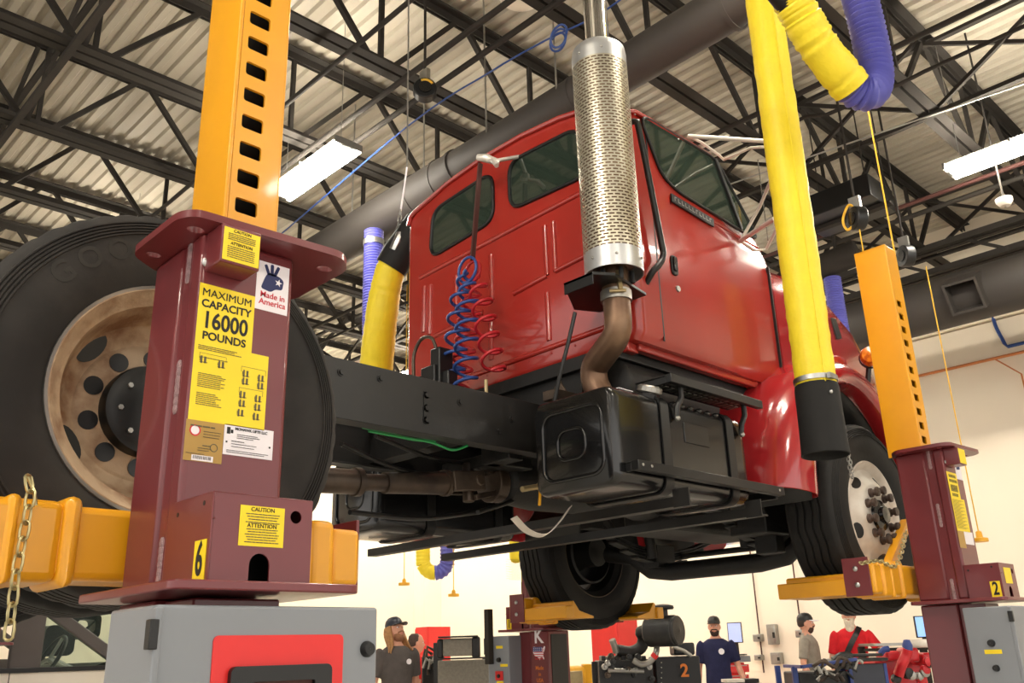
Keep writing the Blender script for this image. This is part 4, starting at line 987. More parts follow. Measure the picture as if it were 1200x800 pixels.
cl = B().lathe([(.068, 2.965), (.075, 2.965), (.075, 3.015), (.068, 3.015)], (SX, SY, 0), (0, 0, 1), 28, closed=True).done('pipe_clamp', 'galv', ex)
B().bar((SX - .05, SY - .07, 2.99), (SX - .035, SY - .045, 3.10), .02, .018).cyl((SX - .085, SY - .03, 2.99), (SX - .03, SY - .085, 2.99), .009, seg=8).done('clamp_bolt', 'brass', cl)
B().prism([(2.93, 2.44), (3.02, 2.38), (3.33, 2.44), (3.33, 2.74), (3.2, 2.80), (2.93, 2.62)], 'z', 3.035, 3.05).prism([(2.93, 2.44), (2.938, 2.44), (2.938, 2.62), (2.93, 2.62)], 'z', 2.99, 3.05).done('stack_bracket', 'black', TR, bevel=.002)
for k in range(6):
    a = 1.05 * k; B().cyl((SX + .085 * cos(a), SY + .085 * sin(a), 3.05), (SX + .085 * cos(a), SY + .085 * sin(a), 3.11), .011, seg=8).done('mount_bolt', 'under', TR)
B().tube(bez([on(674, 366, 0, 3.0), on(665, 405, 0, 2.98), on(656, 440, 0, 2.97), on(650, 470, 0, 2.97)], 16), .010, 8).done('cable', 'black', TR, 60)

# ---- coiled air lines, tether, couplings
def coil(name, a, c_, r, pitch, m_, ph=0, rw=.0095):
    a, c_ = Vector(a), Vector(c_); d = c_ - a; n = d.length / pitch; L = d.normalized()
    u = L.cross(Vector((0, 1, 0))).normalized(); v_ = L.cross(u); K = int(n * 18)
    P = [a.lerp(c_, k / K) + (u * cos(ph + 2 * pi * n * k / K) + v_ * sin(ph + 2 * pi * n * k / K)) * r * min(1, .35 + 3 * k / K) for k in range(K + 1)]
    return B().tube(P, rw, 8).done(name, m_, TR, 60)
top = Vector((3.12, 3.475, 3.44))
coil('coiled_air_line', top + Vector((.02, 0, .0)), (3.16, 3.70, 2.60), .058, .108, 'airred', .4)
coil('coiled_air_line', top + Vector((.02, -.01, .0)), (3.12, 3.31, 2.80), .060, .108, 'airred', 2.0)
coil('coiled_air_line', top + Vector((-.04, .03, .0)), (3.05, 3.62, 2.62), .062, .112, 'airblue', 1.1)
coil('coiled_air_line', top + Vector((-.04, -.01, .0)), (3.04, 3.47, 2.62), .062, .112, 'airblue', 3.0)
for m_, o_, r in (('airblue', -.04, .075), ('airred', .0, .062)):
    B().tube([top + Vector((o_, r * cos(a), .01 + r * sin(a))) for a in [2 * pi * k / 20 for k in range(20)]], .0085, 8, closed=True).done('air_line_loop', m_, TR, 60)
h0 = Vector((3.14, 3.415, 4.13))
B().bar(h0, top + Vector((0, 0, .08)), .012, .030, up=(1, 0, 0)).done('hose_tether', 'strap', TR, 0)
b = B().tube([h0 + Vector((0, .02, .05)), h0 + Vector((.02, -.03, .03)), h0 + Vector((.08, -.08, .0))], [.02, .026, .018], 10).tube([h0 + Vector((.02, -.05, .0)), h0 + Vector((.0, -.11, -.03)), h0 + Vector((-.01, -.15, -.085))], [.012, .016, .014], 10).tube([h0 + Vector((.06, -.07, .01)), h0 + Vector((.2, -.15, .06))], .012, 8)
b.done('hose_hanger', 'silver', TR, 50)
B().tube([(3.1, 3.36, 2.78), (3.1, 3.36, 2.58)], .010, 8).done('air_fitting', 'brass', TR)
b = B().box(2.96, 3.06, 3.58, 3.66, 2.7, 3.0).box(2.94, 3.02, 3.60, 3.72, 2.78, 2.9).box(2.98, 3.05, 3.53, 3.6, 2.72, 2.86).cyl((2.95, 3.72, 2.64), (2.95, 3.72, 2.85), .035, seg=12).box(2.92, 3.0, 3.50, 3.56, 2.68, 2.76).box(2.95, 3.1, 3.5, 3.75, 2.55, 2.7)
av = b.done('air_valve', 'black', TR, bevel=.008)
B().tube(bez([(2.98, 3.63, 3.0), (2.97, 3.66, 3.07), (2.96, 3.74, 3.08), (2.95, 3.79, 3.0), (2.94, 3.78, 2.88), (2.94, 3.79, 2.8)], 24), .010, 8).done('valve_cable', 'shaft', av, 60)
B().tube([(2.94 + .03 * cos(a), 3.82 + .03 * sin(a), 2.80 - .004 * k) for k, a in enumerate([2 * pi * j / 10 for j in range(36)])], .010, 6).done('cable_coil', 'black', av, 60)
# brass drain valve, loose strap, wires
va = on(612, 573, 1, 2.93); vb = on(650, 567, 1, 2.93)
dv = B().tube([va, va.lerp(vb, .45), va.lerp(vb, .5), vb], [.014, .014, .018, .015], 10).ball(va.lerp(vb, .55), .022, 10, 8).done('drain_valve', 'brass', TR)
B().bar(va.lerp(vb, .55), va.lerp(vb, .5) + Vector((0, 0, -.09)), .014, .01).done('valve_handle', 'engyel', dv, bevel=.003)
P = bez([on(602, 606, 1, 2.9), on(618, 622, 1, 2.9), on(638, 627, 1, 2.9), on(655, 612, 1, 2.9), on(668, 594, 1, 2.9)], 24); b = B()
for i, (p, q) in enumerate(zip(P, P[1:])): b.bar(p, q + (q - p) * .1, .036, .003, up=(0, .3, 1))
b.done('loose_strap', 'rimwhite', TR, 0)
B().tube(bez([on(432, 505, 1, 3.12), on(470, 512, 1, 3.12), on(505, 518, 1, 3.12), on(530, 527, 1, 3.1), on(548, 522, 1, 3.08)], 20), .006, 6).tube(bez([on(425, 500, 1, 3.2), on(480, 514, 1, 3.2), on(510, 516, 1, 3.2)], 12), .008, 6).done('green_wire', 'greenwire', TR, 60)
for k, (p, q) in enumerate((((440, 510), (560, 545)), ((400, 520), (520, 560)), ((410, 600), (560, 600)), ((560, 600), (640, 560)))):
    B().tube(bez([on(*p, 1, 3.3), (on(*p, 1, 3.3) + on(*q, 1, 3.5)) / 2 - Vector((0, 0, .03)), on(*q, 1, 3.5)], 12), .012, 8).done('under_hose', 'black', TR, 60)
B().tube(bez([on(447, 585, 1, 4.1), on(470, 575, 1, 4.1), on(468, 600, 1, 4.1), on(460, 620, 1, 4.1)], 12), .006, 6).done('under_hose', 'black', TR, 60)
b = B().box(1.35, 1.5, 3.05, mir(3.05), 2.35, 2.5).box(.5, 1.5, 2.95, 3.02, 2.2, 2.34).box(.5, 1.5, mir(3.02), mir(2.95), 2.2, 2.34)
for y in (2.98, mir(2.98)): b.box(.3, 1.65, y - .04, y + .04, 2.17, 2.24)
b.done('rear_suspension', 'under', TR, bevel=.01)

# ------------------------------------------------------------------ exhaust hoses
def ribbed(P, r, pitch=.022, amp=.006):
    P = bez(P, 60); D = [0]
    for p, q in zip(P, P[1:]): D.append(D[-1] + (q - p).length)
    N_ = int(D[-1] / pitch * 4); Q, R = [], []; i = 0
    for k in range(N_ + 1):
        s_ = D[-1] * k / N_
        while i < len(D) - 2 and D[i + 1] < s_: i += 1
        Q.append(P[i].lerp(P[i + 1], (s_ - D[i]) / max(1e-6, D[i + 1] - D[i]))); R.append(r + amp * sin(2 * pi * s_ / pitch))
    return Q, R
def wrinkled(P, r, amp=.004, n=90):
    Q = bez(P, n); rnd = random.Random(3)
    return Q, [r + amp * (rnd.random() - .5) * 2 for _ in Q]
H = 1.80
t = thing('exhaust_hose', (3.62, H, 2.1), 'yellow exhaust hose with black rubber boot hanging straight before the front wing', 'exhaust hose')
y0_, y1_ = on(957, 452, 1, H), on(896, -10, 1, H)
y0_ = Vector((3.66, H, y0_.z)); y1_ = Vector((3.70, H, 4.75))
P = [(3.66, H, y0_.z - .01), (3.67, H, 2.9), (3.68, H, 3.4), (3.69, H, 4.0), (3.70, H, 4.45), (3.72, H, 4.8), (3.78, H - .05, 5.3), (3.9, H - .2, 5.8)]
Q, R = wrinkled(P, .089, .0025); B().tube(Q, R, 26).done('hose_sleeve', 'hosey', t, 60)
B().tube([p + Vector((-.055, -.071, 0)) for p in bez(P, 30)], .004, 6).done('seam', 'hosey', t, 60)
B().lathe([(.090, 0), (.096, 0), (.096, .022), (.090, .022)], (3.66, H, y0_.z + .01), (.01, .0, 1), 28, closed=True).box(3.60, 3.64, H - .10, H - .085, y0_.z + .005, y0_.z + .03).done('hose_clamp', 'steel', t)
bt = B().lathe([(.092, 0), (.096, -.02), (.098, -.2), (.101, -.30), (.103, -.315), (.098, -.318), (.090, -.30), (.086, 0)], (3.66, H, y0_.z - .0), (.02, .0, 1), 36).done('rubber_boot', 'rubber', t, 60)
B().ball((3.612, H - .086, y0_.z - .055), .009, 10, 6).done('rivet', 'steel', bt)
chain('boot_chain', bez([(3.735, H - .055, y0_.z - .09), (3.765, H - .05, y0_.z - .2), (3.775, H - .04, y0_.z - .38), (3.755, H - .06, y0_.z - .40), (3.745, H - .06, y0_.z - .3)], 12), 'galv', t, .022, .0022, .006)
t = thing('exhaust_hose', dep(985, 95, 3.95), 'yellow sleeve and ribbed blue hose bent in a loop under the roof joists', 'exhaust hose')
P = [dep(925, -8, 3.9), dep(935, 12, 3.9), dep(960, 55, 3.92), dep(998, 103, 3.96)]
Q, R = wrinkled(P, .082, .005, 60); B().tube(Q, R, 26).done('hose_sleeve', 'hosey', t, 60)
Q, R = ribbed([dep(988, 92, 3.96), dep(1003, 106, 3.98), dep(1020, 108, 4.0), dep(1026, 90, 4.05), dep(1020, 50, 4.1), dep(1008, 0, 4.15), dep(990, -60, 4.25)], .073, .026, .0075)
B().tube(Q, R, 24).done('ribbed_hose', 'hoseb', t, 60)
B().tube([dep(905, -14, 3.86), dep(920, 2, 3.88), dep(932, -6, 3.9)], [.045, .055, .06], 16).done('hose_coupling', 'black', t)
# hose beyond the frame with its boot hung from a chain
t = thing('exhaust_hose', dep(440, 430, 6.4), 'yellow hose hung by a chain beside the cab, black boot pointing up', 'exhaust hose')
P = [dep(438, 470, 6.5), dep(441, 430, 6.45), dep(446, 380, 6.4), dep(451, 345, 6.4), dep(456, 322, 6.4), dep(461, 308, 6.4)]
Q, R = wrinkled(P, .112, .003, 60); R = [r * (.9 + .22 * (1 - k / len(R))) for k, r in enumerate(R)]
B().tube(Q, R, 22).done('hose_sleeve', 'hosey', t, 60)
B().tube([dep(458, 314, 6.4), dep(468, 298, 6.41), dep(483, 278, 6.43), dep(494, 264, 6.45)], [.118, .122, .125, .13], 22).done('rubber_boot', 'rubber', t)
B().tube([dep(470, 275, 6.36), dep(466, 284, 6.33), dep(462, 293, 6.33)], .04, 10).done('hang_bracket', 'steel', t)
c0, c1 = dep(477, 196, 6.5), dep(465, 278, 6.4)
B().cyl(c0, c0.lerp(c1, .62), .007, seg=6).done('hang_rod', 'white', t)
chain('hang_chain', [c0.lerp(c1, .62), c1], 'galv', t, .05, .005, .012)
B().cyl(c0, (c0.x, c0.y, 6.45), .006, seg=6).done('hang_wire', 'galv', t)
def bluehose(pts, r, label, extra=None):
    Q, R = ribbed(pts, r, .03, .006)
    t = thing('exhaust_hose', Q[-1], label, 'exhaust hose')
    B().tube(Q, R, 18).done('ribbed_hose', 'hoseb', t, 60); return t
p = on(438, 283, 2, 5.6)
t = bluehose([(p.x, p.y, 5.72), (p.x, p.y, 5.4), (p.x, p.y, 4.8), (p.x + .03, p.y, 4.2), (p.x + .1, p.y, 3.6)], .10, 'ribbed blue hose hanging from the round duct behind the yellow hose')
B().lathe([(.106, -.03), (.112, -.03), (.112, .03), (.106, .03)], (p.x, p.y, 5.58), (0, 0, 1), 20, closed=True).done('hose_clamp', 'galv', t)
p = dep(975, 326, 11.0)
bluehose([(p.x, p.y, p.z + .0), (p.x, p.y, p.z - .5), (p.x + .02, p.y, p.z - 1.2), (p.x + .02, p.y, p.z - 2)], .10, 'ribbed blue hose hanging under the blower behind the bonnet')
def uloop(px_, py_, d, w_, r, label, both=True):
    A_, D_ = Vector((RT.x, RT.y, 0)).normalized(), Vector((_f.x, _f.y, 0)).normalized()
    c = dep(px_, py_, d); c.z += w_
    arc = [c + A_ * (-w_ * cos(a)) - Vector((0, 0, w_ * sin(a))) for a in [pi * k / 12 for k in range(13)]]
    up1 = [arc[0] + Vector((0, 0, (7.55 - arc[0].z) * (1 - k / 6))) for k in range(6)]; up2 = [arc[-1] + Vector((0, 0, (7.55 - arc[-1].z) * k / 6)) for k in range(1, 7)]
    t = thing('exhaust_hose', c, label, 'exhaust hose')
    Q, R = ribbed((up1 + arc[:7]), r, .05, .003); B().tube(Q, R, 16).done('hose_sleeve', 'hosey', t, 60)
    if both: Q, R = ribbed(arc[6:] + up2, r, .05, .007); B().tube(Q, R, 16).done('ribbed_hose', 'hoseb', t, 60)
    else: Q, R = ribbed(arc[6:] + up2, r, .05, .003); B().tube(Q, R, 16).done('hose_sleeve', 'hosey', t, 60)
uloop(510, 671, 12.5, .17, .10, 'far hose loop, half yellow and half blue, under the fuel tank')
c = dep(605, 655, 12.0); t = thing('exhaust_hose', c, 'far yellow hose end hanging beside the lift marked K', 'exhaust hose')
B().tube([(c.x, c.y, c.z - .05), (c.x, c.y, c.z - .03), (c.x, c.y, c.z + .02), (c.x, c.y, c.z + 1), (c.x, c.y, 7.56)], [.03, .07, .09, .09, .09], 18).done('hose_sleeve', 'hosey', t, 60)
# two hanging pull cords by the far wall
for px_, y0p, y1p, lab in ((473.6, 640, 684, 'cord with yellow end hanging above the long-haired man'), (531.6, 645, 697, 'cord with yellow end hanging above the radiator')):
    c = dep(px_, y1p, 12); t = thing('pull_cord', c, lab, 'cord')
    B().cyl(c, (c.x, c.y, 7.56), .006, seg=6).done('cord', 'cord', t)
    B().lathe([(.012, .07), (.025, .055), (.028, .02), (.075, .015), (.075, -.02), (.01, -.02)], c, (0, 0, 1), 14).done('cord_end', 'engyel', t)

# ------------------------------------------------------------------ more columns of the same set
c = copy_tree(LIFTK); p = dep(-32, 775, 6.0); c.location = (p.x, p.y, 0)
for q in kids(c):
    if q.name.split('.')[0] in ('mast', 'carriage_beam', 'fork', 'fork_sleeve', 'fork_hub', 'end_plate', 'control_cabinet'):
        for r in kids(q): bpy.data.objects.remove(r)
        bpy.data.objects.remove(q)
c['label'] = 'maroon lift column standing before the white van, mostly hidden'

# ------------------------------------------------------------------ people
SHIRT = {}
def person(x, y, yaw, hgt, label, shirt, head=(0, 0), arms=None, hair=None, cap=None, beard=None, trousers=(44, 46, 54), collar=False, extra=None):
    k = hgt / 1.78; Rm = Matrix.Rotation(yaw, 3, 'Z'); O = Vector((x, y, 0))
    def T(p): return O + Rm @ (Vector(p) * k)
    HP = Vector((-.01, 0, 1.545)); HR = Matrix.Rotation(head[0], 3, 'Z') @ Matrix.Rotation(-head[1], 3, 'Y')
    def Th(p): return T(HP + HR @ (Vector(p) - HP))
    arms = arms or {}
    AR = {}
    for s in (1, -1):
        e, h = arms.get(s, ((-.03, s * .25, 1.14), (.06, s * .27, .90)))
        AR[s] = [Vector((0, s * .165, 1.435)), Vector((0, s * .2, 1.40)), Vector(e), Vector(h)]
    def torso(b, g, z0, z1):
        S = [(.82, 0, .095, .15), (.92, 0, .118, .172), (1.02, .005, .118, .165), (1.12, .012, .115, .158), (1.24, .012, .118, .168), (1.35, .005, .12, .185), (1.42, 0, .108, .188), (1.465, -.005, .088, .15), (1.50, -.01, .068, .095), (1.54, -.01, .056, .062)]
        b.rings([[(cx + (rx + g) * cos(a), (ry + g) * sin(a), z) for a in [2 * pi * j / 28 for j in range(28)]] for z, cx, rx, ry in S if z0 <= z <= z1])
    def limb(b, P, R):
        Q = bez(P, 16); n = len(Q); rr = []
        for i in range(n):
            q = i / (n - 1) * (len(R) - 1); j = min(int(q), len(R) - 2); rr.append(R[j] + (R[j + 1] - R[j]) * (q - j))
        b.tube(Q, rr, 14)
    def union(b, name, m_, parent, vox=.010, sm=6):
        o = b.done(name, None, None, 0)
        md = o.modifiers.new('r', 'REMESH'); md.mode = 'VOXEL'; md.voxel_size = vox * k
        m2 = o.modifiers.new('s', 'SMOOTH'); m2.iterations = sm; m2.factor = .5
        bpy.context.view_layer.update(); me = evalmesh(o); o.modifiers.clear(); old = o.data; o.data = me; bpy.data.meshes.remove(old)
        return fin(o, m_, parent, 60)
    t = thing('person', (x, y, 0), label, 'person')
    b = B(); b.T = T
    torso(b, -.006, .8, 1.6)
    b.tube([(-.012, 0, 1.48), (-.008, 0, 1.56), (.0, 0, 1.62)], [.062, .056, .056], 16)
    for s in (1, -1):
        sh, s2, e, h = AR[s]
        limb(b, [sh, s2, s2.lerp(e, .5), e, e.lerp(h, .4), h], [.052, .054, .047, .041, .042, .028])
        d = (h - e).normalized(); sd = d.cross(Vector((1, 0, 0)) if abs(d.x) < .8 else Vector((0, 0, 1))).normalized(); nn = d.cross(sd)
        hand = h + d * .05
        b.tube([h - d * .01, h + d * .03, h + d * .085], [.026, .036, .034], 12, flat=.55)
        for q in range(4):
            f0 = h + d * .08 + sd * (.030 - .020 * q); L = (.066, .078, .074, .058)[q]; cu = nn * (-.012 * s)
            b.tube([f0, f0 + d * L * .5 + cu * .4, f0 + d * L * .85 + cu * 1.6, f0 + d * L + cu * 2.4], [.0098, .0095, .009, .008], 8)
        th = h + d * .03 + sd * .032
        b.tube([th, th + d * .03 + sd * .022, th + d * .062 + sd * .024], [.014, .012, .009], 8)
        limb(b, [(0, s * .09, .90), (.012, s * .10, .68), (.015, s * .10, .49), (-.01, s * .105, .32), (-.01, s * .108, .08)], [.092, .078, .056, .054, .038])
    # head: skull, jaw, nose, brow, ears
    hb = B(); hb.T = Th
    R_ = []
    for z, cx, rx, ry in ((1.535, .03, .028, .024), (1.55, .028, .052, .046), (1.575, .022, .073, .060), (1.605, .012, .088, .069), (1.64, .006, .094, .074), (1.675, .002, .097, .077), (1.71, -.003, .097, .077), (1.74, -.006, .089, .071), (1.765, -.008, .068, .055), (1.78, -.01, .03, .026)):
        R_.append([(cx + rx * cos(a) * (1.0 if cos(a) > 0 else 1.08), ry * sin(a), z) for a in [2 * pi * j / 24 for j in range(24)]])
    hb.rings(R_)
    hb.tube([(.092, 0, 1.672), (.104, 0, 1.65), (.114, 0, 1.632), (.100, 0, 1.622)], [.009, .011, .015, .010], 10)
    hb.tube([(.075, .045, 1.688), (.097, .02, 1.686), (.099, 0, 1.682), (.097, -.02, 1.686), (.075, -.045, 1.688)], .009, 8)
    hb.tube([(.088, .022, 1.602), (.100, 0, 1.604), (.088, -.022, 1.602)], .008, 8)
    for s in (1, -1): hb.ball((-.005, s * .080, 1.65), (.02, .010, .032), 10, 8)
    tmp = hb.mesh('h'); b.bm.from_mesh(tmp); bpy.data.meshes.remove(tmp)
    body = union(b, 'body', 'skin', t, .008, 4)
    for s in (1, -1):
        e = B(); e.T = Th; e.ball((.083, s * .032, 1.667), (.012, .015, .009), 10, 8); o = e.done('eye', 'white', body)
        e = B(); e.T = Th; e.ball((.092, s * .032, 1.667), (.006, .006, .006), 8, 6); e.done('iris', 'ink', body)
    e = B(); e.T = Th; e.tube([(.094, .02, 1.598), (.104, 0, 1.599), (.094, -.02, 1.598)], .0045, 6); e.done('lips', mat('lips', (176, 96, 86)), body)
    b = B(); b.T = T; torso(b, .010, .9, 1.505)
    for s in (1, -1):
        sh, s2, e, h = AR[s]
        limb(b, [sh, s2, s2.lerp(e, .45), s2.lerp(e, .78)], [.066, .072, .068, .068])
    if collar:
        b.tube([(.055, .0, 1.48), (.03, .055, 1.51), (-.05, .06, 1.525), (-.075, 0, 1.53), (-.05, -.06, 1.525), (.03, -.055, 1.51)], .016, 8, closed=True)
    sm_ = mat('shirt_cloth', shirt, .85, var=.18, scale=14, bump=.4, spec=.2)
    so = union(b, 'shirt', sm_, t, .012, 5)
    b = B(); b.T = T; torso(b, .008, .8, .95)
    for s in (1, -1): limb(b, [(0, s * .09, .92), (.012, s * .10, .68), (.015, s * .10, .49), (-.008, s * .105, .32), (-.01, s * .108, .05)], [.104, .092, .074, .072, .064])
    union(b, 'trousers', mat('trouser_cloth', trousers, .85, scale=12, bump=.3), t, .014, 4)
    for s in (1, -1):
        b = B(); b.T = T; b.rings([[(cx + rx * cos(a), s * .108 + ry * sin(a), z) for a in [2 * pi * j / 20 for j in range(20)]] for z, cx, rx, ry in ((0, .06, .145, .05), (.02, .06, .15, .053), (.05, .05, .135, .05), (.085, .01, .08, .046), (.11, -.01, .055, .044))])
        b.done('shoe', 'black', t)
    if cap:
        c1_, c2_ = cap
        b = B(); b.T = Th
        b.rings([[(-.005 + rx * cos(a), ry * sin(a), z) for a in [2 * pi * j / 24 for j in range(24)]] for z, rx, ry in ((1.700, .108, .088), (1.735, .106, .086), (1.77, .090, .074), (1.795, .06, .05), (1.805, .01, .01))])
        cp = b.done('cap', c1_, t)
        b = B(); b.T = Th
        R_ = []
        for q in range(9):
            a = radians(-62 + 15.5 * q); R_.append([(-.005 + .104 * cos(a), .086 * sin(a), 1.706), (-.005 + .104 * cos(a) + .085 * max(0, cos(a)) ** .6, .098 * sin(a), 1.698 - .010 * abs(sin(a)))])
        b.sheet(R_); br = b.done('cap_brim', c2_, cp, 60); br.modifiers.new('s', 'SOLIDIFY').thickness = .006
    if hair:
        hc, kind = hair; hm = mat('hair', hc, .6, var=.3, scale=40, bump=.5)
        b = B(); b.T = Th
        if kind == 'long':
            rnd = random.Random(5)
            for q in range(34):
                a = radians(75 + 210 * q / 33); r0 = Vector((-.01 + .098 * cos(a), .082 * sin(a), 1.70)); w_ = .02 + .012 * rnd.random()
                sp = 1.25 + .25 * rnd.random()
                b.tube(bez([r0, r0 * 1 + Vector((0, 0, -.08)) + Vector((cos(a), sin(a), 0)) * .012, Vector((r0.x * .7 + .01 + rnd.uniform(-.02, .03), r0.y * sp, 1.50)), Vector((r0.x * .8 + rnd.uniform(0, .05), r0.y * (sp + .45), 1.385 + rnd.random() * .05))], 9), [.016, .019, .019, .02, .02, .018, .016, .012, .008, .006][:10], 6)
        else:
            b.rings([[(-.012 + rx * cos(a) * (1 if cos(a) < 0 else .55), ry * sin(a), z) for a in [2 * pi * j / 22 for j in range(22)]] for z, rx, ry in ((1.615, .082, .06), (1.64, .10, .078), (1.70, .104, .083), (1.75, .096, .08), (1.785, .06, .05))])
        b.done('hair', hm, t, 60)
    if beard:
        bc, L = beard; bmm = mat('beard_hair', bc, .7, var=.25, scale=40, bump=.6)
        b = B(); b.T = Th
        if L < .05: b.rings([[(cx + rx * cos(a), ry * sin(a), z) for a in [2 * pi * j / 20 for j in range(20)]] for z, cx, rx, ry in ((1.604, .045, .050, .064), (1.58, .040, .058, .0625), (1.552, .034, .054, .054), (1.530, .034, .034, .034), (1.526, .034, .01, .01))])
        else: b.rings([[(cx + rx * cos(a), ry * sin(a), z) for a in [2 * pi * j / 20 for j in range(20)]] for z, cx, rx, ry in ((1.628, .058, .028, .06), (1.605, .066, .036, .066), (1.575, .062, .042, .064), (1.545 - L * .1, .055, .044, .058), (1.53 - L * .45, .058, .04, .05), (1.525 - L * .8, .062, .03, .036), (1.52 - L, .064, .008, .01))])
        b.tube([(.082, .042, 1.612), (.104, .02, 1.617), (.109, 0, 1.620), (.104, -.02, 1.617), (.082, -.042, 1.612)], .008, 8)
        b.done('beard', bmm, t, 60)
    if extra: extra(t, T, so)
    return t
def yaw_of(cam_w, right_w, p):
    d = Vector((-p.x, -p.y, 0)).normalized() * cam_w + Vector((RT.x, RT.y, 0)).normalized() * right_w
    return atan2(d.y, d.x)
def logo(px=.140, y=-.07, z=1.33, r=.035, m_='white'):
    def f(t, T, so):
        b = B(); b.rings([[T((px + h - abs(r * cos(a)) * .12, y + r * cos(a), z + r * sin(a))) for a in [2 * pi * j / 14 for j in range(14)]] for h in (-.006, .004)]); b.done('chest_logo', m_, so, 0)
    return f
p = dep(465, 745, 9.7)
person(p.x, p.y, yaw_of(.85, .5, p), 1.80, 'man in charcoal T-shirt with long blond hair and dark cap, looking up', (88, 82, 80), head=(radians(14), radians(16)), hair=((176, 128, 78), 'long'), cap=('navypanel', 'black'), beard=((158, 108, 76), .03), extra=logo(.140, .075, 1.34, .028))
p = dep(488, 760, 11.6)
person(p.x, p.y, yaw_of(-.3, 1, p), 1.68, 'person in red T-shirt mostly hidden behind the long-haired man', (206, 40, 40), hair=((70, 50, 40), 'short'))
p = dep(838, 745, 12.6)
person(p.x, p.y, yaw_of(1, -.08, p), 1.80, 'man in navy T-shirt and black cap standing by the tool cart', (40, 42, 74), arms={1: ((-.02, .27, 1.14), (.08, .34, .93)), -1: ((-.03, -.26, 1.13), (.05, -.28, .88))}, cap=('black', 'black'), beard=((60, 42, 36), .015), extra=logo(.138, .075, 1.33, .04))
p = dep(946, 745, 12.5)
person(p.x, p.y, yaw_of(.55, 1, p), 1.80, 'man in grey polo shirt seen from the side, black and white cap', (150, 142, 130), head=(radians(16), 0), hair=((60, 42, 34), 'short'), cap=('black', 'white'), beard=((70, 48, 38), .02), collar=True)
def sling(t, T, so):
    b = B(); P = bez([(.03, .11, 1.51), (.115, .07, 1.43), (.155, .0, 1.32), (.158, -.07, 1.20), (.14, -.12, 1.08)], 16)
    for q, r in zip(P, P[1:]): b.bar(T(q), T(r + (r - q) * .15), .07, .012, up=(T((1, 0, 0)) - T((0, 0, 0))))
    b.done('sling_strap', 'black', so, 60)
p = dep(997, 738, 12.3)
person(p.x, p.y, yaw_of(1, -.1, p), 1.89, 'man in red T-shirt with long white beard and black chest strap', (206, 36, 44), arms={1: ((.10, .34, 1.20), (.30, .36, 1.12)), -1: ((.02, -.27, 1.13), (.16, -.25, .95))}, hair=((190, 180, 165), 'short'), cap=('engyel', 'engyel'), beard=((226, 212, 190), .21), extra=sling)

# ------------------------------------------------------------------ shop equipment
AH, DH, ZH = Vector((RT.x, RT.y, 0)).normalized(), Vector((_f.x, _f.y, 0)).normalized(), Vector((0, 0, 1))
class Fr:                                                    # a stand of gear seen at distance d; x/z from pixels, ground level known
    def __init__(s, d): s.d = d
    def p(s, x, y, dd=0): return dep(x, y, s.d) + DH * dd
    def box(s, b, x0, x1, y0, y1, thick, dd=0, z0=None):
        a, c = s.p(x0, y1, dd), s.p(x1, y0, dd); w_ = (c - a).dot(AH); zb = a.z if z0 is None else z0
        m = a + AH * (w_ / 2); m.z = (zb + c.z) / 2
        return b.obox(m + DH * (thick / 2), AH, DH, ZH, w_ / 2, thick / 2, (c.z - zb) / 2)
def gnd(p): return Vector((p.x, p.y, 0))
# black engine with air cleaner, marked 2
F = Fr(9.0); t = thing('engine_stand', gnd(F.p(765, 800)), 'black diesel engine with round air cleaner on a stand, orange 2 on its side', 'engine')
b = B(); F.box(b, 703, 766, 772, 800, .55, 0, .55)
for k in range(7): F.box(b, 706 + k * 8, 711 + k * 8, 768, 776, .3, .1)
b.done('engine_block', 'engblk', t, bevel=.012)
b = B(); F.box(b, 770, 822, 768, 800, .5, .02, .25); rd = b.done('radiator_case', 'black', t, bevel=.012)
b = B(); F.box(b, 787, 817, 770, 830, .012, .0, .45); dpn = b.done('side_door', 'chassis', rd, bevel=.004)
text('number', '2', F.p(802, 786) - DH * .014, AH, ZH, .17, 'orangeink', dpn, bold=.004)
b = B()
for k in range(9):
    q = F.p(775, 776 + 6 * k, -.004); b.ball(q, .008, 8, 6)
b.done('case_rivets', 'galv', rd)
c = F.p(779, 739); ax = (AH * .8 - DH * .6).normalized()
ac = B().lathe([(.002, -.19), (.135, -.19), (.15, -.17), (.15, .12), (.142, .125), (.142, .15), (.13, .16), (.05, .158), (.002, .17)], c, ax, 32).done('air_cleaner', 'engblk', t)
B().lathe([(.045, .0), (.045, .07), (.05, .075)], c + ZH * .14, (0, 0, 1), 20).lathe([(.002, .05), (.06, .045), (.105, .03), (.11, .01), (.1, -.005), (.04, 0)], c + ZH * .21, (0, 0, 1), 28).done('rain_cap', 'engblk', ac)
B().tube(bez([c - ax * .18, c - ax * .27, F.p(757, 747, .2), F.p(754, 758, .2), F.p(742, 764, .2), F.p(725, 762, .2)], 24), [.07] * 40, 16).done('intake_elbow', 'engblk', t) if False else B().tube(bez([c - ax * .18, c - ax * .27, F.p(757, 747, .2), F.p(754, 758, .2), F.p(742, 764, .2), F.p(725, 762, .2)], 24), .062, 16).done('intake_elbow', 'engblk', t)
B().tube(bez([F.p(724, 764, .15), F.p(722, 757, .15), F.p(719, 749, .15)], 8), .035, 14).done('outlet_pipe', 'galv', t)
B().tube(bez([F.p(741, 773, -.08), F.p(750, 778, -.1), F.p(760, 775, -.1), F.p(767, 766, -.08), F.p(770, 756, 0)], 18), .03, 14).done('charge_pipe', 'galv', t)
B().tube([F.p(764, 770, -.1), F.p(767, 766, -.1)], .035, 14).done('red_clamp', 'panelred', t)
B().cyl(F.p(712, 785, -.05), F.p(754, 786, -.05), .022, seg=14).done('fuel_rail', 'galv', t)
B().tube([F.p(790, 757, .1), F.p(803, 762, .1), F.p(812, 768, .1)], .02, 10).done('coolant_pipe', 'galv', t)
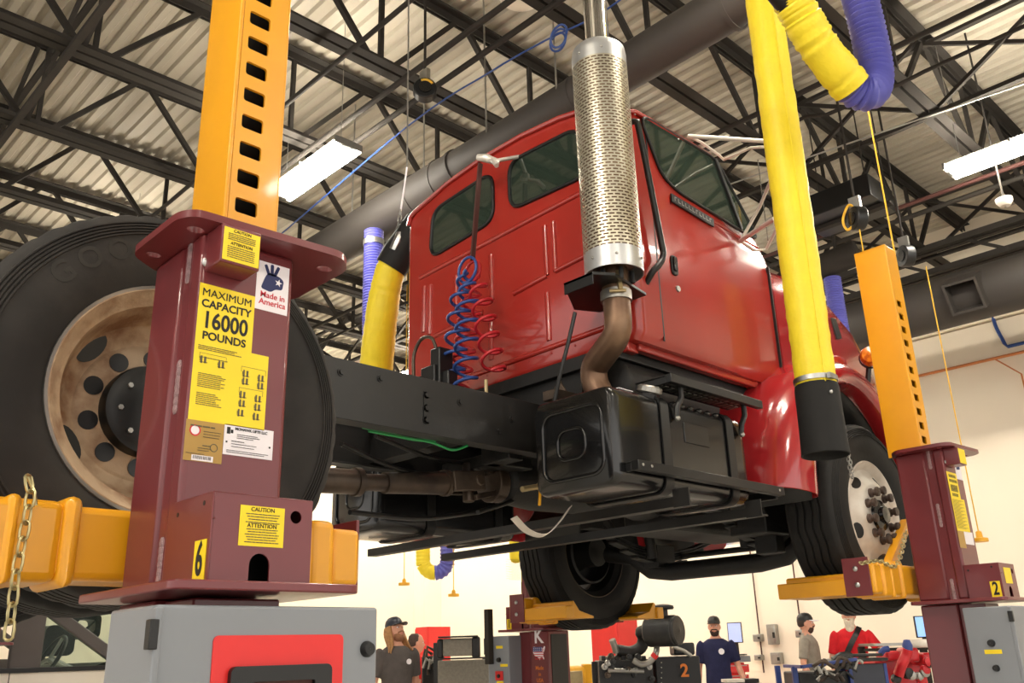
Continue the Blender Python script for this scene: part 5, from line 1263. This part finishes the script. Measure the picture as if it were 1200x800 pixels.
b = B(); F.box(b, 795, 820, 752, 768, .3, .25); b.done('expansion_tank', 'engblk', t, bevel=.02)
rnd = random.Random(11)
for k in range(14):
    q = F.p(706 + rnd.random() * 58, 768 + rnd.random() * 28, -.02)
    B().lathe([(.002, 0), (.03, 0), (.03, .03), (.012, .035), (.012, .05), (.002, .05)], q, -DH + AH * .3, 12).done('engine_fitting', ('engblk', 'galv', 'shaft', 'engblk')[k % 4], t)
b = B(); F.box(b, 700, 706, 775, 900, .05, -.02, 0); F.box(b, 700, 824, 818, 824, .6, 0)
for x in (700, 818):
    for dd in (0, .5): F.box(b, x, x + 6, 818, 900, .05, dd, 0)
b.done('stand_frame', 'chassis', t, bevel=.004)
# radiator pack
F = Fr(9.4); t = thing('radiator_pack', gnd(F.p(545, 800)), 'grey truck radiator pack with black side tanks behind the long-haired man', 'radiator')
b = B(); F.box(b, 513, 574, 772, 860, .12, 0, .35); b.done('lower_core', 'grayrad', t, bevel=.01)
b = B(); F.box(b, 519, 553, 747, 769, .10, .0); b.done('upper_core', 'grayrad', t, bevel=.008)
for q in ((553, 562, 745, 771, .14, -.02), (512, 519, 748, 772, .12, 0)):
    b = B(); F.box(b, *q); b.done('side_tank', 'black', t, bevel=.025, seg=3)
b = B(); F.box(b, 508, 514, 752, 900, .14, -.01, 0); F.box(b, 574, 580, 770, 900, .14, -.01, 0); F.box(b, 512, 576, 769, 773, .13, -.01); F.box(b, 513, 560, 744, 747.5, .12, 0); F.box(b, 512, 576, 858, 864, .13, -.01); b.done('pack_frame', 'black', t, bevel=.008)
F = Fr(10.2); t = thing('engine_stand', gnd(F.p(503, 800)), 'small dark engine with pipes beside the grey radiator', 'engine')
b = B(); F.box(b, 494, 512, 768, 800, .5, 0, .5); b.done('engine_block', 'engblk', t, bevel=.02)
for k in range(9):
    q = F.p(495 + rnd.random() * 16, 760 + rnd.random() * 36, -.03)
    B().tube([q, q + Vector((rnd.uniform(-.05, .05), rnd.uniform(-.05, .05), .1)), q + AH * .1 + ZH * .05], .018, 8).done('engine_pipe', ('shaft', 'galv', 'engblk')[k % 3], t)
b = B(); F.box(b, 494, 499, 795, 900, .05, 0, 0); F.box(b, 508, 513, 795, 900, .05, 0, 0); F.box(b, 494, 499, 795, 900, .05, .5, 0); F.box(b, 508, 513, 795, 900, .05, .5, 0); b.done('stand_leg', 'chassis', t)
# blue engine stand and red engine
F = Fr(8.4); t = thing('engine_stand', gnd(F.p(990, 800)), 'dark engine on a blue frame with navy radiator panel, before the grey polo man', 'engine')
b = B(); F.box(b, 1004, 1048, 777, 850, .05, 0, .45); np_ = b.done('radiator_panel', 'navypanel', t, bevel=.004)
b = B(); F.box(b, 1004, 1006, 777, 850, .06, -.006, .45); F.box(b, 1046, 1048, 777, 850, .06, -.006, .45); b.bar(F.p(940, 781), F.p(1004, 772), .03, .03); F.box(b, 938, 942, 781, 860, .05, 0, 0); F.box(b, 1000, 1004, 772, 860, .05, .1, 0); F.box(b, 938, 942, 781, 860, .05, .6, 0); b.bar(F.p(940, 781), F.p(940, 781, .6), .03, .03); F.box(b, 1040, 1044, 830, 860, .05, .5, 0)
b.done('blue_frame', 'bluep', t, bevel=.004)
b = B(); F.box(b, 944, 1004, 786, 850, .5, .05, .5); F.box(b, 985, 1046, 770, 776, .35, .08); F.box(b, 987, 1000, 768, 784, .3, .0); b.done('engine_block', 'engblk', t, bevel=.02)
b = B(); b.tube(bez([F.p(983, 778, .1), F.p(990, 770, .1), F.p(1002, 771, .1)], 8), .05, 10); b.done('black_cover', 'black', t)
b = B(); F.box(b, 1000, 1040, 765, 770, .3, .1); b.done('top_cover', 'chassis', t, bevel=.01)
for k in range(18):
    q = F.p(946 + rnd.random() * 55, 780 + rnd.random() * 18, -.02); r_ = q + AH * rnd.uniform(.05, .2) + ZH * rnd.uniform(-.04, .08)
    B().tube(bez([q, q.lerp(r_, .5) + ZH * .05, r_], 6), .012 + .01 * rnd.random(), 8).done('engine_pipe', ('galv', 'shaft', 'engblk', 'shaft', 'engblk')[k % 5], t)
F = Fr(8.9); t = thing('engine_stand', gnd(F.p(1070, 800)), 'red diesel engine with blue caps standing beside lift two', 'engine')
b = B(); F.box(b, 1042, 1100, 770, 850, .5, .1, .5); F.box(b, 1044, 1062, 762, 775, .3, .1); F.box(b, 1070, 1084, 758, 776, .3, .1); F.box(b, 1088, 1104, 764, 780, .3, .1); b.done('engine_block', 'engred', t, bevel=.03, seg=3)
B().tube(bez([F.p(1053, 790, 0), F.p(1056, 778, -.02), F.p(1062, 768, 0), F.p(1064, 760, 0)], 12), .05, 14).done('red_manifold', 'engred', t)
B().lathe([(.045, 0), (.05, .05), (.03, .10), (.002, .105)], F.p(1064, 762), (.1, 0, 1), 16).done('blue_cap', 'bluep', t)
B().tube(bez([F.p(1036, 766, .1), F.p(1040, 761, .1), F.p(1046, 760, .1)], 8), .03, 12).done('blue_cap', 'bluep', t)
B().cyl(F.p(1066, 754, .1), F.p(1100, 753, .1), .04, seg=16).done('white_pipe', 'rimwhite', t)
for k in range(10):
    q = F.p(1050 + rnd.random() * 40, 775 + rnd.random() * 22, .05)
    B().lathe([(.002, 0), (.045, 0), (.045, .05), (.02, .06), (.002, .06)], q, -DH + AH * rnd.uniform(-.5, .5), 14).done('engine_fitting', ('engblk', 'engred', 'galv')[k % 3], t)
b = B()
for x in (1042, 1092):
    for dd in (.1, .55): F.box(b, x, x + 6, 840, 900, .05, dd, 0)
F.box(b, 1042, 1098, 838, 844, .5, .1); b.done('stand_frame', 'chassis', t)
# workbench behind, yellow engine, cabinets, carts, monitors
F = Fr(11.2); t = thing('workbench', gnd(F.p(1055, 800)), 'dark grey workbench standing behind the red engine', 'workbench')
b = B(); F.box(b, 1026, 1110, 751, 757, .6, 0); b.done('bench_top', 'galv', t, bevel=.004)
b = B()
for x in (1028, 1104):
    for dd in (.03, .52): F.box(b, x, x + 4, 757, 900, .05, dd, 0)
F.box(b, 1029, 1107, 757, 763, .5, .05); b.done('bench_frame', 'joist', t)
F = Fr(10.3); t = thing('engine_stand', gnd(F.p(680, 800)), 'yellow engine with rounded shroud beside the lift marked K', 'engine')
b = B(); F.box(b, 660, 688, 780, 860, .5, 0, .35); b.done('shroud', 'engyel', t, bevel=.06, seg=4)
b = B(); F.box(b, 664, 684, 786, 850, .02, -.012, .5); b.done('fan_grille', 'brass', t, bevel=.005)
b = B(); F.box(b, 688, 696, 778, 860, .4, .05, 0); F.box(b, 660, 664, 858, 880, .4, .05, 0); b.done('side_post', 'engyel', t, bevel=.01)
def cabinet(px_, ytop, d, wx, wy, label):
    c = dep(px_, ytop, d); t = thing('tool_cabinet', (c.x + wx / 2, c.y + wy / 2, 0), label, 'cabinet')
    B().box(c.x, c.x + wx, c.y, c.y + wy, .08, c.z).done('cabinet_body', 'cabred', t, bevel=.008)
    dr = B().box(c.x - .02, c.x - .001, c.y + .01, c.y + wy - .01, .12, c.z - .03).done('cabinet_door', 'cabred', t, bevel=.005)
    B().box(c.x - .05, c.x - .02, c.y + .06, c.y + .085, 1.0, 1.2).done('handle', 'galv', dr)
    B().box(c.x + .03, c.x + wx - .03, c.y + .03, c.y + wy - .03, 0, .08).done('plinth', 'black', t)
cabinet(502, 734, 15.5, .5, .36, 'red cabinet with pale side in the room corner behind the long-haired man')
cabinet(723, 718, 13.2, .46, .52, 'tall red cabinet behind the round air cleaner of the engine')
def monitor(x, y, wpx, hpx, d, label, turn, m_='screen', base=None):
    c = dep(x, y, d); s_ = d / FOC; A_ = (AH * cos(turn) + DH * sin(turn)); N_ = A_.cross(ZH)
    t = thing('monitor', gnd(c) + ZH * (base if base else c.z - .4), label, 'monitor')
    hw, hh = wpx * s_ / 2, hpx * s_ / 2
    B().obox(c + N_ * -.02, A_, N_, ZH, hw + .012, .015, hh + .012).done('casing', 'black', t, bevel=.004)
    B().obox(c + N_ * -.003, A_, N_, ZH, hw, .003, hh).done('screen', m_, t, 0)
    zb = base if base else 0
    B().bar(c - N_ * .05, Vector((c.x, c.y, zb + .02)) - N_ * .05, .05, .03).obox(Vector((c.x, c.y, zb + .01)) - N_ * .05, A_, N_, ZH, .12, .09, .01).done('stand', 'black', t, bevel=.004)
    return t
F = Fr(13.2); t = thing('tool_cart', gnd(F.p(866, 800)), 'red tool cart with grey top beside the navy shirt man', 'tool cart')
b = B(); F.box(b, 851, 880, 768, 776, .5, 0); b.done('cart_top', 'grayp', t, bevel=.01)
ztop = F.p(860, 768).z
b = B(); F.box(b, 852, 879, 776, 860, .48, .01, .15); b.done('cart_body', 'cabred', t, bevel=.008)
for k in range(4):
    b = B(); F.box(b, 853, 878, 778 + 12 * k, 788 + 12 * k, .02, -.011); dr = b.done('drawer', 'cabred', t, bevel=.004)
    b = B(); F.box(b, 856, 875, 779 + 12 * k, 780.5 + 12 * k, .02, -.03); b.done('drawer_pull', 'galv', dr)
for x in (853, 876):
    for dd in (.05, .4):
        q = F.p(x + 1, 800, dd); B().cyl(Vector((q.x, q.y, .07)) - AH * .02, Vector((q.x, q.y, .07)) + AH * .02, .07, seg=16).box(q.x - .02, q.x + .02, q.y - .02, q.y + .02, .1, .16).done('castor', 'black', t)
monitor(861, 741, 15, 21, 13.35, 'pale blue screen on a black arm above the red tool cart', radians(-25), 'screen2', ztop)
F = Fr(12.4); t = thing('desk', gnd(F.p(580, 800)), 'small grey desk carrying the blue screen behind the radiator', 'desk')
b = B(); F.box(b, 560, 606, 772, 776, .5, 0); b.done('desk_top', 'grayp', t, bevel=.004)
b = B()
for x in (562, 602):
    for dd in (.03, .42): F.box(b, x, x + 3, 776, 900, .04, dd, 0)
b.done('desk_frame', 'joist', t)
monitor(575, 757, 14, 16, 12.6, 'small blue lit screen on the desk behind the radiator', 0, 'screen', F.p(580, 772).z)
F = Fr(11.4); monitor(1083, 734, 18, 22, 11.5, 'blue lit screen on the bench beside lift two', 0, 'screen', F.p(1080, 751).z)
F = Fr(11.3); t = thing('parts_cart', gnd(F.p(872, 800)), 'low dark cart with a white and red box, beside the navy shirt man', 'cart')
b = B(); F.box(b, 850, 893, 800, 806, .45, 0)
for x in (851, 889):
    for dd in (.02, .38): F.box(b, x, x + 3, 806, 900, .04, dd, 0)
b.done('cart_frame', 'black', t)
b = B(); F.box(b, 852, 874, 795.5, 800, .3, .05); tag(b.done('parts_box', 'rimwhite', bevel=.004), 'flat white box on the low dark cart', 'box')
b = B(); F.box(b, 876, 891, 795, 800, .3, .05); tag(b.done('parts_box', 'black', bevel=.004), 'flat black box on the low dark cart', 'box')

# ------------------------------------------------------------------ white van seen under the rear tyre
gm = bpy.data.materials.new('van_glass'); gm.use_nodes = True; nt = gm.node_tree; bs = nt.nodes['Principled BSDF']
tr = nt.nodes.new('ShaderNodeBsdfTransparent'); tr.inputs[0].default_value = (.80, .88, .84, 1); mx = nt.nodes.new('ShaderNodeMixShader'); mx.inputs[0].default_value = .12
bs.inputs['Roughness'].default_value = .03; bs.inputs['Base Color'].default_value = (.05, .07, .06, 1)
nt.links.new(tr.outputs[0], mx.inputs[1]); nt.links.new(bs.outputs[0], mx.inputs[2]); nt.links.new(mx.outputs[0], nt.nodes['Material Output'].inputs[0])
VY = 7.6
xb, xf = on(12, 780, 1, VY).x, on(128, 780, 1, VY).x
zb = on(70, 784, 1, VY).z
t = thing('van', (xf, VY + 1, 0), 'white van under the raised rear tyre, steering wheel seen through its side window', 'van')
x0, x1 = xb - 3.0, xf + 1.5
low = [(x0, .45), (x0, zb), (xf + .25, zb), (xf + 1.2, zb - .22), (x1, zb - .45), (x1, .45)]
def arch(x): return [(x + .40 * cos(a), .42 + .40 * sin(a)) for a in [pi * k / 10 for k in range(11)]]
P = low[:5] + [(x1, .40)] + arch(xf + .75) + arch(x0 + .8) + [(x0, .40)]
B().prism(P, 'y', VY, VY + 1.9).done('van_body', 'cream', t, bevel=.03, seg=3)
tx, tz = on(74, 724, 1, VY).x, on(74, 724, 1, VY).z
sl = Vector((on(128, 762, 1, VY).x - tx, 0, on(128, 762, 1, VY).z - tz)).normalized()
ztop = tz + .12; xr_ = tx - sl.x * .12 / abs(sl.z) if sl.z else tx
for y in (VY + .03, VY + 1.87):
    b = B(); b.bar((xr_, y, ztop), (xr_ + sl.x * (ztop - zb) / abs(sl.z), y, zb - .02), .06, .09)
    b.bar((xb + .1, y, zb - .02), (xb + .1, y, ztop), .06, .22)
    b.bar((xb - 1.6, y, zb - .02), (xb - 1.6, y, ztop), .06, .12)
    b.box(xb - 1.6, xr_, y - .03, y + .03, ztop - .05, ztop)
    b.done('pillar', 'carglass', t, bevel=.01)
B().prism(rpoly([(x0, zb), (x0, ztop + .06), (xb - 1.6, ztop + .1), (xr_, ztop + .04), (xr_ + .04, ztop - .02), (x0 + .2, ztop - .02)], .04), 'y', VY + .02, VY + 1.88).done('van_roof', 'cream', t, bevel=.02)
B().box(xb - 1.5, xr_, VY + .1, VY + 1.8, ztop - .06, ztop - .03).done('headliner', 'carglass', t, 0)
mm_ = on(95, 742, 1, VY + .75); B().prism(rrect(mm_.y - .13, mm_.y + .13, mm_.z - .035, mm_.z + .035, .02), 'x', mm_.x - .02, mm_.x + .02).bar(mm_, (mm_.x + .1, mm_.y, mm_.z + .1), .02, .02).done('rear_mirror', 'black', t, bevel=.006)
b = B(); q = on(66, 752, 1, VY + 1.35)
b.prism(rrect(q.x - .14, q.x + .12, q.z - .12, q.z + .14, .06), 'y', q.y - .12, q.y + .12).plate(rrect(q.x + .08, q.x + .34, q.z + .02, q.z + .24, .05), [rrect(q.x + .13, q.x + .29, q.z + .07, q.z + .19, .04)], 'y', q.y - .1, q.y + .1)
b.done('headrest', 'black', t, bevel=.02)
B().box(xb - 1.5, xf + .1, VY + 1.80, VY + 1.84, zb - .02, zb + .10).done('far_door', 'carglass', t, 0)
B().box(xb + .2, xf + .1, VY + .012, VY + .018, zb - .01, ztop).done('side_window', gm, t, 0)
B().box(x0, xf + .2, VY - .012, VY + .012, zb - .015, zb + .02).done('belt_trim', 'black', t, bevel=.004)
B().box(xf + .06, xf + .066, VY - .001, VY + .01, .5, zb).box(xb + .0, xb + .006, VY - .001, VY + .01, .5, zb).done('door_gap', 'black', t, 0)
sw_ = on(58, 772, 1, VY + .5); ax = Vector((-.9, 0, .45)).normalized(); u = Vector((0, 1, 0)); v_ = ax.cross(u)
sc = B().tube([sw_ + (u * cos(a) + v_ * sin(a)) * .19 for a in [2 * pi * k / 28 for k in range(28)]], .016, 8, closed=True).done('steering_wheel', 'black', t)
b = B()
for a in (.2, 2.94, 4.7): b.bar(sw_, sw_ + (u * cos(a) + v_ * sin(a)) * .19, .03, .02)
b.cyl(sw_, sw_ - ax * .35, .03, seg=10); b.done('wheel_spokes', 'galv', sc)
B().prism(rpoly([(sw_.x + .15, zb - .3), (sw_.x + .12, zb - .02), (sw_.x + .3, zb + .05), (xf + .3, zb + .0), (xf + .3, zb - .3)], .04), 'y', VY + .1, VY + 1.8).done('dashboard', 'black', t)
for y in (VY + .5, VY + 1.4): B().prism(rpoly([(sw_.x - .75, zb - .4), (sw_.x - .85, zb + .12), (sw_.x - .98, zb + .36), (sw_.x - 1.08, zb + .34), (sw_.x - .98, zb - .4)], .05), 'y', y - .24, y + .24).done('seat', 'navypanel', t, bevel=.03)
for q in ((xf + .75), (x0 + .8)):
    for y in (VY + .02, VY + 1.68):
        w_ = B().lathe([(.22, 0), (.3, .0), (.35, .03), (.35, .17), (.3, .2), (.22, .2)], (q, y, .35), (0, 1, 0), 32, closed=True).done('van_tire', 'rubber', t)
        B().lathe([(.002, .03), (.12, .02), (.21, .04), (.22, .1)], (q, y, .35), (0, 1, 0), 24).done('van_wheel', 'galv', w_)
